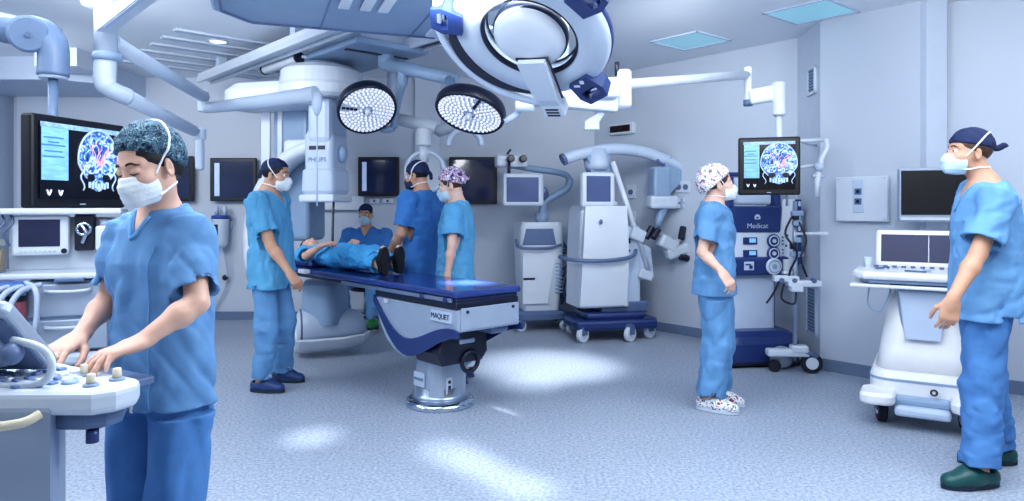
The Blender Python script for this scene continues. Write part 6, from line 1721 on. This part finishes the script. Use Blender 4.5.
def stool():
    e = empty('stool', (-1.68, 8.06, 0), .3, 'round dark stool on a five-star base under the seated man', 'stool')
    MB().lathe([(0, .41), (.17, .41), (.19, .43), (.19, .46), (.16, .475), (0, .475)], seg=32).build('seat', NAVYD, e)
    MB().cyl((0, 0, .10), (0, 0, .41), .028, seg=14).build('column', STEEL, e)
    mb = MB()
    for k in range(5):
        a = 2 * PI * k / 5; mb.tube([(0, 0, .12), (.29 * math.cos(a), .29 * math.sin(a), .085)], [.030, .022], seg=8)
    mb.build('star_base', NAVYD, e)
    mb = MB()
    for k in range(5):
        a = 2 * PI * k / 5; x, y = .29 * math.cos(a), .29 * math.sin(a); mb.cyl((x - .02, y, .032), (x + .02, y, .032), .032, seg=14); mb.cyl((x, y, .05), (x, y, .09), .01, seg=8)
    mb.build_each('castor', NAVYD, e)
    MB().torus((0, 0, .155), .21, .013, seg=32).build('foot_ring', STEEL, e)

# ------------------------------------------------------------------ light, camera
def lighting():
    w = bpy.data.worlds.new('world'); SC.world = w; w.use_nodes = True
    bg = w.node_tree.nodes['Background']; bg.inputs[0].default_value = (.88, .94, 1, 1); bg.inputs[1].default_value = .95
    def area(loc, sx, sy, e, col=(.95, .98, 1), rot=(0, 0, 0)):
        l = bpy.data.lights.new('unseen_area', 'AREA'); l.shape = 'RECTANGLE'; l.size = sx; l.size_y = sy; l.energy = e; l.color = col
        o = bpy.data.objects.new('unseen_area', l); COL.objects.link(o); o.location = loc; o.rotation_euler = rot; return o
    area((-2.6, 1.4, 2.9), 2.2, 1.4, 90); area((1.8, 1.6, 2.9), 2.2, 1.4, 90); area((-.2, 3.4, 2.9), 1.4, 1.0, 60); area((3.4, 2.8, 2.9), 1.0, 1.6, 35); area((-4.2, 4.0, 2.9), 1.4, 1.6, 75)
    def point(loc, e, r=.25, col=(.95, .975, 1)):
        l = bpy.data.lights.new('unseen_fill', 'POINT'); l.energy = e; l.shadow_soft_size = r; l.color = col
        o = bpy.data.objects.new('unseen_fill', l); COL.objects.link(o); o.location = loc
    for x, k in ((-4.6, 85), (-1.2, 95), (1.2, 95), (3.0, 45)): point((x, 2.2, 2.40), k)  # out-of-view point lamps added to brighten the ceiling
    for x, k in ((-2.8, 75), (.2, 75), (2.4, 40)): area((x, 3.0, 2.36), 1.6, .5, k, rot=(math.radians(150), 0, 0))  # up-tilted area lamps below the ceiling, added to lift its brightness
    def spot(src, dst, e, ang, blend=.6, size=.1, col=(.95, .98, 1)):
        l = bpy.data.lights.new('spot', 'SPOT'); l.energy = e; l.spot_size = math.radians(ang); l.spot_blend = blend; l.shadow_soft_size = size; l.color = col
        o = bpy.data.objects.new('spot', l); COL.objects.link(o); o.location = src
        o.rotation_euler = (Vector(dst) - Vector(src)).to_track_quat('-Z', 'Y').to_euler()
    # lamp beams that make the bright pools on the floor and table
    spot((.9, 5.2, 2.8), onfloor(548, 366), 1300, 30, 1.0)
    spot((.6, 2.3, 2.42), onfloor(452, 452), 800, 9, 1.0)
    spot((.7, 2.3, 2.42), onfloor(482, 468), 800, 8, 1.0)
    spot((.8, 2.3, 2.42), onfloor(522, 486), 700, 9, 1.0)
    spot((-1.0, 2.7, 2.40), onfloor(312, 437), 700, 9, 1.0)
    spot((.9, 4.9, 2.8), onfloor(530, 384), 500, 13, 1.0)
    spot(at(470, 118, 5.35), (-.30, 4.85, .85), 3200, 17, 1.0)
    spot((-3.1, 4.5, 2.85), (-2.2, 8.4, 1.3), 330, 120, .9, .4)  # this and the next two: wide spots added to brighten the back walls
    spot((1.2, 5.0, 2.85), (1.4, 8.2, 1.3), 300, 120, .9, .4)
    spot((-4.4, 5.4, 2.6), (-4.4, 8.4, 1.6), 170, 120, .9, .4)

def camera():
    cam = bpy.data.cameras.new('camera'); o = bpy.data.objects.new('camera', cam); COL.objects.link(o)
    cam.sensor_fit = 'HORIZONTAL'; cam.sensor_width = 36; cam.lens = 36 * F / 1024
    cam.shift_y = -(250.5 - CY) / 1024; cam.clip_start = .05
    o.location = (0, 0, HC); o.rotation_euler = (PI / 2, 0, 0); SC.camera = o

def main():
    room(); operating_table(); scanner(); ceiling_rails(); lamps(); ring_lamp(); left_arms()
    microscope_small(); microscope_tall(); heart_tower(); drip_stand(); ultrasound_right(); anaesthesia(); ultrasound_front(); stool()
    ceiling_monitor(at(769, 166, 5.2), math.radians(-17), .435, .43, 'dark monitor with a blue skull scan hanging above the blue pump tower')
    people()
    lighting(); camera()
    vs = SC.view_settings; vs.view_transform = 'Standard'; vs.look = 'Medium High Contrast'; vs.exposure = -1.1; vs.gamma = 1

main()
